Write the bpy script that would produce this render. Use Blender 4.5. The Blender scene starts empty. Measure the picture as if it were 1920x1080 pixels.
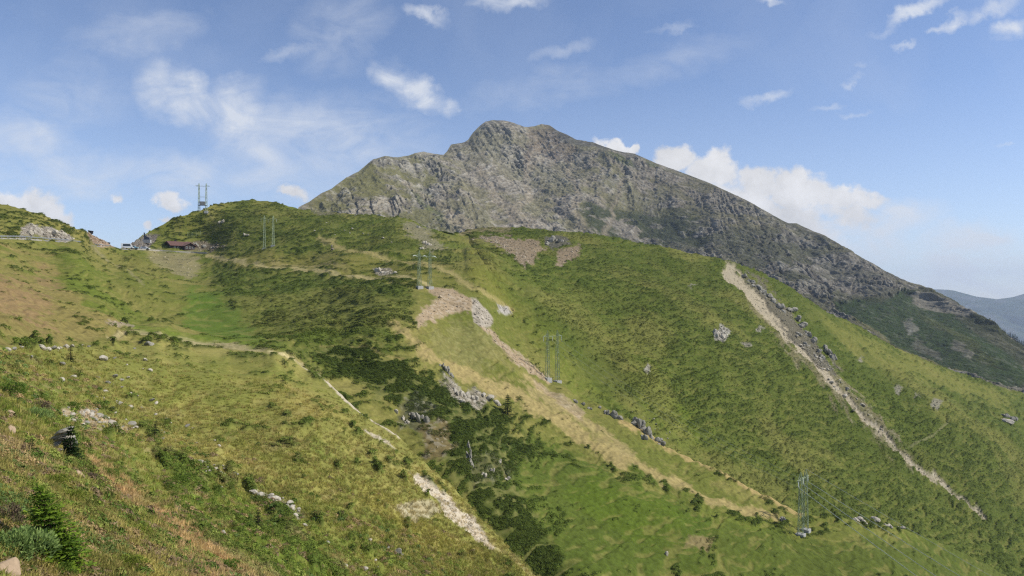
import bpy, bmesh, math, random, time
import numpy as np
from mathutils import Vector, Matrix, Quaternion
T0 = time.time()
SC = bpy.context.scene
COL = SC.collection
F, CX, HY = 1397.0, 960.0, 560.0        # focal length and principal point of the 1920 x 1080 frame
rnd = random.Random(7)
f32 = np.float32

# ------------------------------------------------------------------ small helpers
def lin(r, g, b, k=1.0):
    def c(v):
        v /= 255.0
        return v / 12.92 if v <= 0.04045 else ((v + 0.055) / 1.055) ** 2.4
    return (c(r) * k, c(g) * k, c(b) * k)

def sstep(a, b, x):
    t = np.clip((x - a) / (b - a), 0, 1)
    return t * t * (3 - 2 * t)

def tag(o, label=None, cat=None, group=None, kind=None):
    if label: o['label'] = label
    if cat: o['category'] = cat
    if group: o['group'] = group
    if kind: o['kind'] = kind
    return o

def empty(name, loc, rz=0.0):
    o = bpy.data.objects.new(name, None)
    o.empty_display_size = 0.3
    COL.objects.link(o)
    o.location = loc
    o.rotation_euler = (0, 0, rz)
    return o

def link(name, me, mat=None, parent=None, loc=None):
    o = bpy.data.objects.new(name, me)
    COL.objects.link(o)
    if mat is not None and not me.materials: me.materials.append(mat)
    if parent is not None: o.parent = parent
    if loc is not None: o.location = loc
    return o

def copy_tree(o, parent=None):
    c = o.copy(); COL.objects.link(c)
    if parent is not None: c.parent = parent
    for ch in list(o.children): copy_tree(ch, c)
    return c

# ------------------------------------------------------------------ lattice noise
def _h(ix, iy, iz, seed):
    h = (ix * np.uint32(374761393)) ^ (iy * np.uint32(668265263)) ^ (iz * np.uint32(2147483647 & 1274126177)) ^ np.uint32((seed * 2654435761) & 0xffffffff)
    h = (h ^ (h >> np.uint32(13))) * np.uint32(1274126177)
    h = (h ^ (h >> np.uint32(16))) * np.uint32(2246822519)
    h = h ^ (h >> np.uint32(15))
    return (h >> np.uint32(8)).astype(f32) * f32(1 / 16777216.0)

def n3(x, y, z, seed=0):
    x = np.asarray(x, f32); y = np.asarray(y, f32); z = np.asarray(z, f32)
    x, y, z = np.broadcast_arrays(x, y, z)
    fx, fy, fz = np.floor(x), np.floor(y), np.floor(z)
    ix, iy, iz = fx.astype(np.int32).view(np.uint32), fy.astype(np.int32).view(np.uint32), fz.astype(np.int32).view(np.uint32)
    tx, ty, tz = x - fx, y - fy, z - fz
    tx = tx * tx * (3 - 2 * tx); ty = ty * ty * (3 - 2 * ty); tz = tz * tz * (3 - 2 * tz)
    one = np.uint32(1)
    def row(jy, jz):
        a = _h(ix, jy, jz, seed); b = _h(ix + one, jy, jz, seed)
        return a + (b - a) * tx
    a = row(iy, iz); b = row(iy + one, iz); a = a + (b - a) * ty
    c = row(iy, iz + one); d = row(iy + one, iz + one); c = c + (d - c) * ty
    return a + (c - a) * tz

def n2(x, y, seed=0):
    x = np.asarray(x, f32); y = np.asarray(y, f32)
    x, y = np.broadcast_arrays(x, y)
    fx, fy = np.floor(x), np.floor(y)
    ix, iy = fx.astype(np.int32).view(np.uint32), fy.astype(np.int32).view(np.uint32)
    iz = np.zeros_like(ix)
    tx, ty = x - fx, y - fy
    tx = tx * tx * (3 - 2 * tx); ty = ty * ty * (3 - 2 * ty)
    one = np.uint32(1)
    a = _h(ix, iy, iz, seed); b = _h(ix + one, iy, iz, seed); a = a + (b - a) * tx
    c = _h(ix, iy + one, iz, seed); d = _h(ix + one, iy + one, iz, seed); c = c + (d - c) * tx
    return a + (c - a) * ty

def fbm2(x, y, seed=0, oct=4, gain=0.5):
    s = 0; a = 1.0; t = 0
    for k in range(oct):
        c, si = math.cos(0.5 * k), math.sin(0.5 * k)
        fr = 2.03 ** k
        s = s + a * n2((x * c - y * si) * fr + 17.3 * k, (x * si + y * c) * fr - 9.1 * k, seed + k)
        t += a; a *= gain
    return s / t

def fbm3(x, y, z, seed=0, oct=4, gain=0.5, lac=2.03):
    s = 0; a = 1.0; t = 0
    for k in range(oct):
        fr = lac ** k
        s = s + a * n3(x * fr + 17.3 * k, y * fr - 9.1 * k, z * fr + 5.7 * k, seed + k)
        t += a; a *= gain
    return s / t

# ------------------------------------------------------------------ surfaces fitted through surveyed points
class TPS:
    """thin plate spline of log distance over the view angles of surveyed points"""
    def __init__(s, pts, reg=2e-4):
        p = np.array(pts, float)
        s.q = p[:, :2] / 400.0
        n = len(p)
        K = s.k(s.q, s.q) + reg * np.eye(n)
        P = np.c_[np.ones(n), s.q]
        M = np.zeros((n + 3, n + 3)); M[:n, :n] = K; M[:n, n:] = P; M[n:, :n] = P.T
        s.w = np.linalg.solve(M, np.r_[np.log(p[:, 2]), 0, 0, 0])
    @staticmethod
    def k(a, b):
        d2 = ((a[:, None, :] - b[None, :, :]) ** 2).sum(-1)
        return 0.5 * d2 * np.log(d2 + 1e-12)
    def __call__(s, px, py):
        q = np.stack([np.ravel(px), np.ravel(py)], 1) / 400.0
        v = s.k(q, s.q) @ s.w[:-3] + s.w[-3] + q @ s.w[-2:]
        return np.exp(v).reshape(np.shape(px))

def line(pts):
    a = np.array(pts, float)
    return lambda px: np.interp(px, a[:, 0], a[:, 1])

A_PTS = [(0,1080,13),(0,950,17),(0,850,22),(0,760,31),(0,680,52),(0,600,90),(0,540,130),(0,480,185),
 (100,1080,14.5),(100,950,19),(120,850,29),(110,800,36),(110,740,56),(120,660,95),
 (200,1080,16),(200,980,21),(200,900,29),(200,840,45),(200,780,64),(200,700,90),(200,640,128),
 (300,1080,18),(300,1000,24),(300,960,30),(300,900,49),(300,820,72),(300,740,95),(300,665,130),
 (400,1080,21),(400,1030,28),(400,960,48),(400,860,70),(400,760,98),(400,680,135),
 (480,1080,27),(485,985,54),(500,900,70),(500,800,92),(500,720,120),(520,672,145),
 (600,1080,46),(600,1000,60),(600,900,76),(600,800,100),(600,730,128),
 (560,690,145),(620,720,136),(700,790,123),(760,840,115),(840,915,104),(900,985,96),(950,1030,90),(1000,1080,84),
 (700,1080,58),(700,1000,69),(700,900,88),(800,1080,67),(800,1000,80),(900,1080,77),
 (0,1350,8),(500,1350,14),(1000,1350,55),(1400,1350,62),(2280,1500,70),(1600,1500,58),
 (-360,1080,10),(-360,800,20),(-360,600,65),(-360,480,160),(-360,1350,7)]
B_PTS = [(0,455,218),(0,447,226),(0,430,236),(0,380,272),(60,395,276),(100,410,280),(140,425,288),(180,440,305),(210,458,335),(225,466,352),
 (100,455,262),(180,461,312),(250,467,370),(300,470,390),(380,473,398),(320,466,395),(100,440,266),(50,430,255),
 (100,520,200),(200,560,190),(250,620,165),(300,635,155),(250,640,148),(330,640,163),(420,650,165),(520,662,158),(150,490,235),(250,500,300),(200,600,155),
 (340,560,260),(340,500,350),(340,477,388),(400,470,398),(270,450,395),(300,432,405),(345,412,412),(380,395,420),(425,382,432),(470,375,442),(520,380,442),
 (560,392,440),(620,400,438),(700,405,428),(760,410,410),(800,430,395),(860,440,398),
 (500,462,365),(500,430,395),(420,480,372),(600,512,300),(700,527,265),(790,540,242),(795,553,236),(622,452,350),(720,500,290),(780,480,310),(740,450,350),
 (830,520,262),(900,550,245),(900,600,226),(850,600,222),(860,640,210),
 (430,530,300),(500,560,255),(430,600,215),(500,620,200),(600,600,212),(600,680,168),(700,600,203),(700,680,170),(700,740,152),(750,640,186),(800,640,192),(800,720,168),
 (800,800,147),(760,800,146),(850,880,136),(950,760,182),(950,900,147),(950,1000,131),(1050,1000,140),(1000,1070,127),(1100,900,162),(1100,1000,144),
 (1050,820,182),(1200,1000,150),(1200,900,170),(1300,1000,156),(1300,1080,142),(1100,1080,128),(1000,690,223),(960,660,224),(1150,850,182),
 (1035,718,222),(1070,725,221),(1160,770,212),(1250,832,202),(1330,870,197),(1500,960,184),(1600,975,190),(1690,985,203),(1840,1056,208),(1920,1100,212),(1500,1003,175),
 (1400,1000,166),(1500,1080,158),(1700,1080,170),(1900,1150,190),(2280,1240,215),
 (600,900,110),(800,1200,110),(1300,1250,115),(1800,1300,120),(2280,1300,130),(-360,420,250),(-360,360,300),(-360,480,200),(-150,400,260),(-360,600,70)]
C_PTS = [(930,430,422),(870,440,402),(1050,432,418),(1150,445,415),(1250,462,415),(1330,480,415),(1420,510,415),(1500,550,420),(1600,605,426),(1680,650,432),(1800,700,442),(1920,738,455),(2280,860,480),
 (900,500,288),(960,500,320),(1000,560,280),(1050,650,250),(1080,720,235),(1100,560,310),(1100,640,272),(1050,500,350),(1200,560,330),(1200,680,270),(1200,760,247),
 (1300,560,345),(1300,700,282),(1300,840,240),(1400,560,368),(1400,700,302),(1400,850,256),(1500,640,352),(1500,780,296),(1500,930,246),(1600,700,348),(1600,830,296),(1600,960,252),
 (1750,760,352),(1750,900,302),(1750,985,272),(1900,790,384),(1900,900,332),(1900,1000,292),(1900,1090,256),(2280,950,400),(2280,1080,330),(2280,1260,255),
 (700,460,480),(500,450,520),(200,500,470),(0,440,350),(-360,410,350),(950,580,255),(1000,650,240)]
D_PTS = [(560,390,1250),(700,300,1500),(835,285,1690),(930,228,1800),(1050,245,1850),(1190,290,1810),(1400,378,1640),(1600,475,1420),(1740,545,1230),(1920,650,1000),(2280,850,1000),
 (600,400,1230),(700,410,1270),(850,440,1300),(950,440,1370),(1100,440,1400),(1250,470,1370),(1400,520,1200),(1500,560,1090),(1600,600,980),(1750,650,880),(1900,720,740),(2280,900,600),
 (800,350,1510),(900,340,1600),(1010,330,1690),(1100,340,1640),(1200,370,1640),(1300,410,1560),(1500,480,1340),
 (1570,580,1050),(1680,560,1120),(1620,550,1120),(1820,620,980),(440,520,1150),(440,600,1050),(1000,600,1150),(1500,750,760),(2000,900,520)]
E_PTS = [(1500,560,9000),(1790,545,9200),(1920,550,9000),(2280,530,8600),(1500,760,6500),(1900,760,6200),(2280,760,6000),(1840,640,7800)]

A_TOP = line([(-400,660),(300,660),(400,665),(520,672),(560,690),(620,720),(700,790),(760,840),(840,915),(900,985),(950,1030),(1000,1080),(1300,1290),(1600,1420),(2300,1500)])
A_BOT = line([(-400,1400),(1000,1500),(2300,1680)])
B_TOP = line([(-400,330),(-150,352),(0,380),(40,392),(80,404),(120,421),(150,432),(170,437),(190,448),(210,461),(225,466),(240,460),(262,444),(290,428),(325,411),(350,403),(378,395),(400,385),(440,377),(475,374),(510,378),(545,387),(560,391),(620,399),(700,404),(745,406),(775,413),(800,429),(840,439),(860,443),(880,455),(920,520),(965,600),(1020,672),(1070,727),(1110,748),(1160,772),(1205,800),(1250,834),(1330,872),(1420,920),(1500,958),(1600,974),(1690,985),(1760,1015),(1840,1056),(1920,1098),(2300,1240)])
C_TOP = line([(-400,420),(0,440),(200,492),(500,440),(700,440),(840,440),(862,437),(885,431),(910,427),(950,425),(990,427),(1050,431),(1100,438),(1160,447),(1220,461),(1280,472),(1330,480),(1370,491),(1420,508),(1460,527),(1500,551),(1545,580),(1600,607),(1680,650),(1750,682),(1840,712),(1920,738),(2300,860)])
D_TOP = line([(400,560),(500,470),(545,405),(560,386),(578,377),(600,362),(622,352),(650,332),(672,322),(700,300),(722,294),(745,296),(768,292),(778,288),(795,286),(812,290),(832,291),(838,284),(846,271),(866,268),(872,266),(878,262),(886,250),(898,238),(910,229),(925,226),(945,227),(962,231),(985,239),(1002,237),(1015,233),(1030,235),(1046,246),(1062,252),(1080,262),(1110,268),(1150,283),(1168,287),(1190,290),(1205,297),(1230,308),(1270,322),(1330,345),(1400,378),(1440,400),(1478,419),(1493,419),(1520,432),(1545,443),(1600,475),(1660,511),(1700,530),(1740,544),(1800,580),(1860,612),(1920,650),(2000,705),(2300,860)])
E_TOP = line([(1400,520),(1640,528),(1745,542),(1775,543),(1790,545),(1830,556),(1870,561),(1900,557),(1920,551),(2050,520),(2300,545)])

near = lambda P, t: [p for p in P if t(p)]
SA = TPS(A_PTS + near(B_PTS, lambda p: p[0] < 545 and p[1] > 540))
SB = TPS(B_PTS + near(A_PTS, lambda p: p[0] < 530 and 560 < p[1] < 720) + near(C_PTS, lambda p: 850 < p[0] < 1060 and p[1] < 700))
SCc = TPS(C_PTS + near(B_PTS, lambda p: 880 < p[0] < 1090 and 540 < p[1] < 735))
SD = TPS(D_PTS); SE = TPS(E_PTS)
SBC = TPS(B_PTS + near(A_PTS, lambda p: p[0] < 530 and 560 < p[1] < 720) + near(C_PTS, lambda p: p[0] > 855))
def blend(own, wfun):
    def fn(px, py):
        w = wfun(px)
        return np.exp(np.log(own(px, py)) * w + np.log(SBC(px, py)) * (1 - w))
    return fn
SB = blend(SB, lambda x: sstep(1060, 1120, x))
SCc = blend(SCc, lambda x: np.maximum(sstep(1060, 1120, x), sstep(850, 800, x)))

def layer(S, bot, top, px, nrow, warp=1.0):
    """grid rows from bot to top for every column; returns py, Y"""
    t = np.linspace(0, 1, nrow) ** warp
    b, c = bot(px), top(px)
    PY = b[None, :] * (1 - t[:, None]) + c[None, :] * t[:, None]
    ci = np.arange(len(px)); ri = np.unique(np.r_[np.arange(0, nrow, 6), nrow - 1])
    Yc = np.log(S(np.broadcast_to(px[ci], (len(ri), len(ci))), PY[np.ix_(ri, ci)]))
    # bilinear upsampling of the smooth field
    Yr = np.stack([np.interp(np.arange(nrow), ri, Yc[:, j]) for j in range(len(ci))], 1)
    out = np.empty((nrow, len(px)))
    for i in range(nrow): out[i] = np.interp(np.arange(len(px)), ci, Yr[i])
    Y = np.exp(out)
    return PY, np.maximum.accumulate(Y + np.arange(nrow)[:, None] * 1e-4, 0)

# ------------------------------------------------------------------ patches: outlines of bare ground, tracks, scree ...
def sd_poly(x, y, P):
    P = np.array(P, f32); n = len(P)
    d = np.full(x.shape, 1e9, f32); inside = np.zeros(x.shape, bool)
    for i in range(n):
        ax, ay = P[i]; bx, by = P[(i + 1) % n]
        ex, ey = bx - ax, by - ay
        wx, wy = x - ax, y - ay
        t = np.clip((wx * ex + wy * ey) / (ex * ex + ey * ey + 1e-9), 0, 1)
        d = np.minimum(d, (wx - ex * t) ** 2 + (wy - ey * t) ** 2)
        c = ((ay > y) != (by > y)) & (x < (bx - ax) * (y - ay) / (by - ay + 1e-9) + ax)
        inside ^= c
    d = np.sqrt(d)
    return np.where(inside, -d, d)

def sd_line(x, y, P, W):
    P = np.array(P, f32); n = len(P)
    W = np.full(n, W, f32) if np.isscalar(W) else np.array(W, f32)
    d = np.full(x.shape, 1e9, f32)
    for i in range(n - 1):
        ax, ay = P[i]; ex, ey = P[i + 1] - P[i]
        wx, wy = x - ax, y - ay
        t = np.clip((wx * ex + wy * ey) / (ex * ex + ey * ey + 1e-9), 0, 1)
        d = np.minimum(d, np.sqrt((wx - ex * t) ** 2 + (wy - ey * t) ** 2) - (W[i] * (1 - t) + W[i + 1] * t))
    return d

class Patcher:
    def __init__(s, px, py, warp):
        s.px, s.py, s.w1, s.w2, s.w3 = px, py, *warp
    def mask(s, P, W=None, soft=4.0, rag=6.0):
        """soft mask with a ragged rim, 1 inside"""
        Q = np.array(P)
        m = 3 * soft + 3 * rag + (np.max(W) if W is not None else 0)
        box = (s.px > Q[:, 0].min() - m) & (s.px < Q[:, 0].max() + m) & (s.py > Q[:, 1].min() - m) & (s.py < Q[:, 1].max() + m)
        out = np.zeros(s.px.shape, f32)
        x = s.px[box] + (s.w1[box] - .5) * rag * 4; y = s.py[box] + (s.w2[box] - .5) * rag * 4
        d = sd_poly(x, y, P) if W is None else sd_line(x, y, P, W)
        m = sstep(soft, -soft, d)
        out[box] = m * sstep(.30, .62, m * .62 + s.w3[box] * .55) if rag > 4 else m
        return out

def mix(c, col, m):
    return c + (np.array(col, f32) - c) * m[..., None]

ALB = 0.62   # picture value -> base colour
# base colours (as the dry eye sees them in the sun, scaled to albedo)
G_MID = lin(140, 138, 70, ALB); G_GREEN = lin(120, 128, 54, ALB); G_LUSH = lin(112, 130, 44, ALB)
G_DRY = lin(172, 160, 92, ALB); G_TAN = lin(196, 176, 120, ALB); SHRUB = lin(70, 86, 34, ALB); SHRUB2 = lin(58, 74, 30, ALB)
SCREE = lin(196, 184, 164, ALB); SCREE_P = lin(178, 158, 138, ALB); ROCK = lin(160, 156, 148, ALB); ROCK_D = lin(112, 110, 106, ALB)
RUST = lin(176, 148, 98, ALB); REDSCREE = lin(170, 148, 122, ALB); GREYSC = lin(132, 126, 118, ALB); PINK = lin(200, 174, 142, ALB)
G_OLIVE = lin(120, 118, 60, ALB)

def grid_mesh(name, X, Y, Z, colr, extra=None):
    nr, nc = X.shape
    me = bpy.data.meshes.new(name)
    nv = nr * nc
    co = np.stack([X, Y, Z], -1).astype(f32).reshape(-1)
    me.vertices.add(nv); me.vertices.foreach_set('co', co)
    idx = np.arange(nv, dtype=np.int32).reshape(nr, nc)
    q = np.stack([idx[:-1, :-1], idx[:-1, 1:], idx[1:, 1:], idx[1:, :-1]], -1).reshape(-1, 4)
    nf = len(q)
    me.loops.add(nf * 4); me.loops.foreach_set('vertex_index', q.reshape(-1))
    me.polygons.add(nf)
    me.polygons.foreach_set('loop_start', np.arange(nf, dtype=np.int32) * 4)
    me.update(calc_edges=True)
    me.polygons.foreach_set('use_smooth', np.ones(nf, bool))
    a = me.color_attributes.new('col', 'FLOAT_COLOR', 'POINT')
    c4 = np.ones((nv, 4), f32); c4[:, :3] = colr.reshape(-1, 3)
    a.data.foreach_set('color', c4.reshape(-1))
    for k, v in (extra or {}).items():
        at = me.attributes.new(k, 'FLOAT', 'POINT'); at.data.foreach_set('value', v.astype(f32).reshape(-1))
    me.validate()
    return me

# ------------------------------------------------------------------ materials
class NT:
    def __init__(s, tree): s.t = tree; s.n = tree.nodes; s.l = tree.links
    def new(s, typ, **kw):
        n = s.n.new(typ)
        for k, v in kw.items():
            setattr(n, k, v)
        return n
    def link(s, a, b): s.l.new(a, b)
    def setin(s, sock, v):
        if hasattr(v, 'is_output') or isinstance(v, bpy.types.NodeSocket): s.l.new(v, sock)
        else: sock.default_value = v
    def math(s, op, a, b=None, c=None, clamp=False):
        n = s.n.new('ShaderNodeMath'); n.operation = op; n.use_clamp = clamp
        s.setin(n.inputs[0], a)
        if b is not None: s.setin(n.inputs[1], b)
        if c is not None: s.setin(n.inputs[2], c)
        return n.outputs[0]
    def noise(s, vec, scale, detail=4, rough=0.55, dist=0.0):
        n = s.n.new('ShaderNodeTexNoise'); n.inputs['Scale'].default_value = scale
        n.inputs['Detail'].default_value = detail; n.inputs['Roughness'].default_value = rough
        n.inputs['Distortion'].default_value = dist
        if vec is not None: s.l.new(vec, n.inputs['Vector'])
        return n.outputs['Fac']
    def maprange(s, v, a, b, c, d, smooth=False):
        n = s.n.new('ShaderNodeMapRange'); n.interpolation_type = 'SMOOTHSTEP' if smooth else 'LINEAR'
        s.setin(n.inputs[0], v)
        for i, q in enumerate((a, b, c, d)): s.setin(n.inputs[1 + i], q)
        return n.outputs[0]
    def mixc(s, fac, a, b, mode='MIX'):
        n = s.n.new('ShaderNodeMix'); n.data_type = 'RGBA'; n.blend_type = mode
        s.setin(n.inputs[0], fac); s.setin(n.inputs[6], a); s.setin(n.inputs[7], b)
        return n.outputs[2]

def newmat(name):
    m = bpy.data.materials.new(name); m.use_nodes = True
    nt = NT(m.node_tree); b = m.node_tree.nodes['Principled BSDF']
    b.inputs['Roughness'].default_value = 0.9
    b.inputs['Specular IOR Level'].default_value = 0.15
    return m, nt, b

def surf_mat(name, color=None, var=0.25, scale=6.0, bump=0.15, bscale=None, rough=0.9, metal=0.0, attr=None, bdist=0.05, spec=0.15, tint=None):
    m, nt, b = newmat(name)
    tc = nt.new('ShaderNodeTexCoord')
    v = tc.outputs['Object']
    n = nt.noise(v, scale, 6, 0.6)
    if attr:
        at = nt.new('ShaderNodeAttribute'); at.attribute_name = attr; base = at.outputs['Color']
    else:
        rgb = nt.new('ShaderNodeRGB'); rgb.outputs[0].default_value = (*color, 1); base = rgb.outputs[0]
    fac = nt.maprange(n, 0.25, 0.75, 1 - var, 1 + var)
    vm = nt.new('ShaderNodeVectorMath', operation='SCALE'); nt.link(base, vm.inputs[0]); nt.link(fac, vm.inputs['Scale'])
    outc = vm.outputs[0]
    if tint:
        n2_ = nt.noise(v, scale * 0.31, 4, 0.6)
        outc = nt.mixc(nt.maprange(n2_, 0.45, 0.65, 0, tint[1]), outc, (*tint[0], 1))
    nt.link(outc, b.inputs['Base Color'])
    b.inputs['Roughness'].default_value = rough; b.inputs['Metallic'].default_value = metal
    b.inputs['Specular IOR Level'].default_value = spec
    if bump:
        bp = nt.new('ShaderNodeBump'); bp.inputs['Strength'].default_value = bump; bp.inputs['Distance'].default_value = bdist
        nt.link(nt.noise(v, bscale or scale * 2, 8, 0.65), bp.inputs['Height']); nt.link(bp.outputs[0], b.inputs['Normal'])
    return m

def terrain_mat(name, scales, var, bumpd):
    """mesh colour carries what grows or lies where; noise breaks it up below the mesh resolution"""
    m, nt, b = newmat(name)
    tc = nt.new('ShaderNodeTexCoord'); v = tc.outputs['Object']
    at = nt.new('ShaderNodeAttribute'); at.attribute_name = 'col'
    rk = nt.new('ShaderNodeAttribute'); rk.attribute_name = 'rock'
    na = nt.noise(v, scales[0], 5, 0.65); nb = nt.noise(v, scales[1], 5, 0.7)
    f = nt.math('MULTIPLY', nt.maprange(na, 0.3, 0.7, 1 - var, 1 + var), nt.maprange(nb, 0.3, 0.7, 1 - var * 1.2, 1 + var * 1.2))
    vm = nt.new('ShaderNodeVectorMath', operation='SCALE'); nt.link(at.outputs['Color'], vm.inputs[0]); nt.link(f, vm.inputs['Scale'])
    nt.link(vm.outputs[0], b.inputs['Base Color'])
    b.inputs['Roughness'].default_value = 0.95; b.inputs['Specular IOR Level'].default_value = 0.08
    bp = nt.new('ShaderNodeBump'); bp.inputs['Strength'].default_value = 0.8; bp.inputs['Distance'].default_value = bumpd
    hs = nt.math('ADD', nt.math('MULTIPLY', na, 1.0), nt.math('MULTIPLY', nb, 0.45))
    nt.link(hs, bp.inputs['Height']); nt.link(bp.outputs[0], b.inputs['Normal'])
    return m

# ------------------------------------------------------------------ the ground: near slope, spur, right hill in one sheet
STEP = 2.0
PXG = np.arange(-300, 2221, STEP)
NA, NB, NC = 330, 300, 290
PYa, Ya = layer(SA, A_BOT, A_TOP, PXG, NA)
b_bot = lambda px: np.maximum(A_TOP(px) - 4 + np.clip((px - 540) / 60, 0, 1) * 14, B_TOP(px) + 6)
PYb, Yb = layer(SB, b_bot, B_TOP, PXG, NB)
c_bot = lambda px: np.maximum(B_TOP(px) - 2 + np.clip((px - 1060) / 80, 0, 1) * 12, C_TOP(px) + 6)
PYc, Yc = layer(SCc, c_bot, C_TOP, PXG, NC)
ZZ = lambda PY, Y: -(PY - HY) / F * Y

def bridge(PY0, Y0, PY1, Y1, n, dip):
    """hidden ground between the crest of one slope and the foot of the next"""
    z0, z1 = ZZ(PY0, Y0), ZZ(PY1, Y1)
    Y1 = np.maximum(Y1, Y0 + 0.02)
    t = np.linspace(0, 1, n + 2)[1:-1][:, None]
    Y = Y0 + (Y1 - Y0) * t
    z = z0 + (z1 - z0) * t - dip * (Y1 - Y0) * np.sin(np.pi * t)
    return Y, z
Yb = np.maximum(Yb, Ya[-1] + 0.05); Yb = np.maximum.accumulate(Yb + np.arange(NB)[:, None] * 1e-4, 0)
Yc = np.maximum(Yc, Yb[-1] + 0.05); Yc = np.maximum.accumulate(Yc + np.arange(NC)[:, None] * 1e-4, 0)
Yab, Zab = bridge(PYa[-1], Ya[-1], PYb[0], Yb[0], 8, 0.12 * sstep(540, 600, PXG))
Ybc, Zbc = bridge(PYb[-1], Yb[-1], PYc[0], Yc[0], 8, 0.12 * sstep(1060, 1120, PXG))
# front skirt towards the camera and back country down to the horizon
Yf = Ya[0][None] * np.array([0.35, 0.6, 0.8])[:, None]; Zf = ZZ(PYa[0], Ya[0])[None] * np.array([0.45, 0.68, 0.85])[:, None]
zc = ZZ(PYc[-1], Yc[-1]); yc = Yc[-1]
bk = [(8, -1.5), (25, -8), (60, -24), (120, -50), (220, -85)]
Yk = [yc + a for a, b in bk] + [np.full_like(yc, v) for v in (900., 1500., 3000., 6000., 11000.)]
Zk = [zc + b for a, b in bk] + [np.full_like(yc, v) for v in (-150., -260., -420., -560., -640.)]
Yk, Zk = np.array(Yk), np.array(Zk)
GY = np.concatenate([Yf, Ya, Yab, Yb, Ybc, Yc, Yk], 0)
GZ = np.concatenate([Zf, ZZ(PYa, Ya), Zab, ZZ(PYb, Yb), Zbc, ZZ(PYc, Yc), Zk], 0)
GX = (PXG[None] - CX) / F * GY
GPX = np.broadcast_to(PXG[None], GY.shape).astype(f32)
GPY = (HY - GZ / GY * F).astype(f32)
LAY = np.concatenate([np.zeros(3 + NA), np.full(8, .5), np.ones(NB), np.full(8, 1.5), np.full(NC, 2.), np.full(len(Yk), 3.)])
LAY = np.broadcast_to(LAY[:, None], GY.shape)
print('base', time.time() - T0)
x32, y32, z32 = GX.astype(f32), GY.astype(f32), GZ.astype(f32)
# ragged rim noise: sized by the ground itself
wa = fbm2(x32 / 5, y32 / 8, 3, 5, .72); wb = fbm2(x32 / 5 + 40, y32 / 8, 8, 5, .72)
PT = Patcher(GPX, GPY, (wa, wb, fbm2(x32 / 1.7, y32 / 2.6, 13, 3, .6)))
isA, isB, isC = (LAY <= .5), (LAY > .5) & (LAY <= 1.5), (LAY > 1.5)

spy = np.abs(np.gradient(GY, axis=0)).astype(f32); sp = np.maximum(GY * STEP / F, np.minimum(spy, 6) * .7).astype(f32)     # grid spacing on the ground
def fade(wl): return sstep(1.5, 4.0, wl / sp)
big = fbm2(x32 / 60, y32 / 60, 11, 3)                  # vegetation mosaics
med = fbm2(x32 / 14, y32 / 14, 21, 4)
# shelves that follow the contour lines: trodden by cattle, overgrown with dwarf shrubs
wz = z32 + (n2(x32 / 6, y32 / 6, 61) - .5) * 1.6
ter = .55 * n3(x32 / 5.2, y32 / 5.2, wz / .55, 31) + .45 * n3(x32 / 2.3, y32 / 2.3, wz / .30, 37)
trails = np.abs(n3(x32 / 8, y32 / 8, wz / 1.5, 33) + .25 * n3(x32 / 2.5, y32 / 2.5, wz / .6, 34) - .625)
fine = n3(x32 / .9, y32 / .9, z32 / .5, 41)
tiny = n3(x32 / .33, y32 / .33, z32 / .25, 43)
tny2 = n2(x32 / .12, y32 / .12, 47)
fine = .5 + (fine - .5) * sstep(.9, 2., .9 / sp); tiny = .5 + (tiny - .5) * fade(.33) ** .5; tny2 = .5 + (tny2 - .5) * fade(.12) ** .5
print('noise', time.time() - T0)

# where the spur melts into the right hill the cover changes gradually
xs_ = np.interp(GPY, [437, 455, 520, 600, 672, 727, 760], [862, 880, 920, 965, 1020, 1070, 1125])
CW = (isC * np.maximum(sstep(-10, 60, GPX - xs_), sstep(1080, 1120, GPX))).astype(f32)
LOW = PT.mask([(390,490),(500,505),(600,528),(740,538),(775,575),(745,640),(640,665),(560,665),(490,610),(415,560)], None, 24, 20) * isB
LOW2 = PT.mask([(360,408),(480,380),(700,408),(830,445),(800,490),(700,480),(600,450),(440,455)], None, 20, 20) * isB
GUL = PT.mask([(560,668),(640,655),(740,665),(830,700),(930,760),(1010,830),(960,900),(1010,980),(1090,1090),(1000,1095),(930,1010),(850,890),(780,810),(700,745),(640,710)], None, 18, 20) * isB
CW = np.maximum(CW, np.maximum(.9 * LOW, .7 * LOW2))
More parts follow.
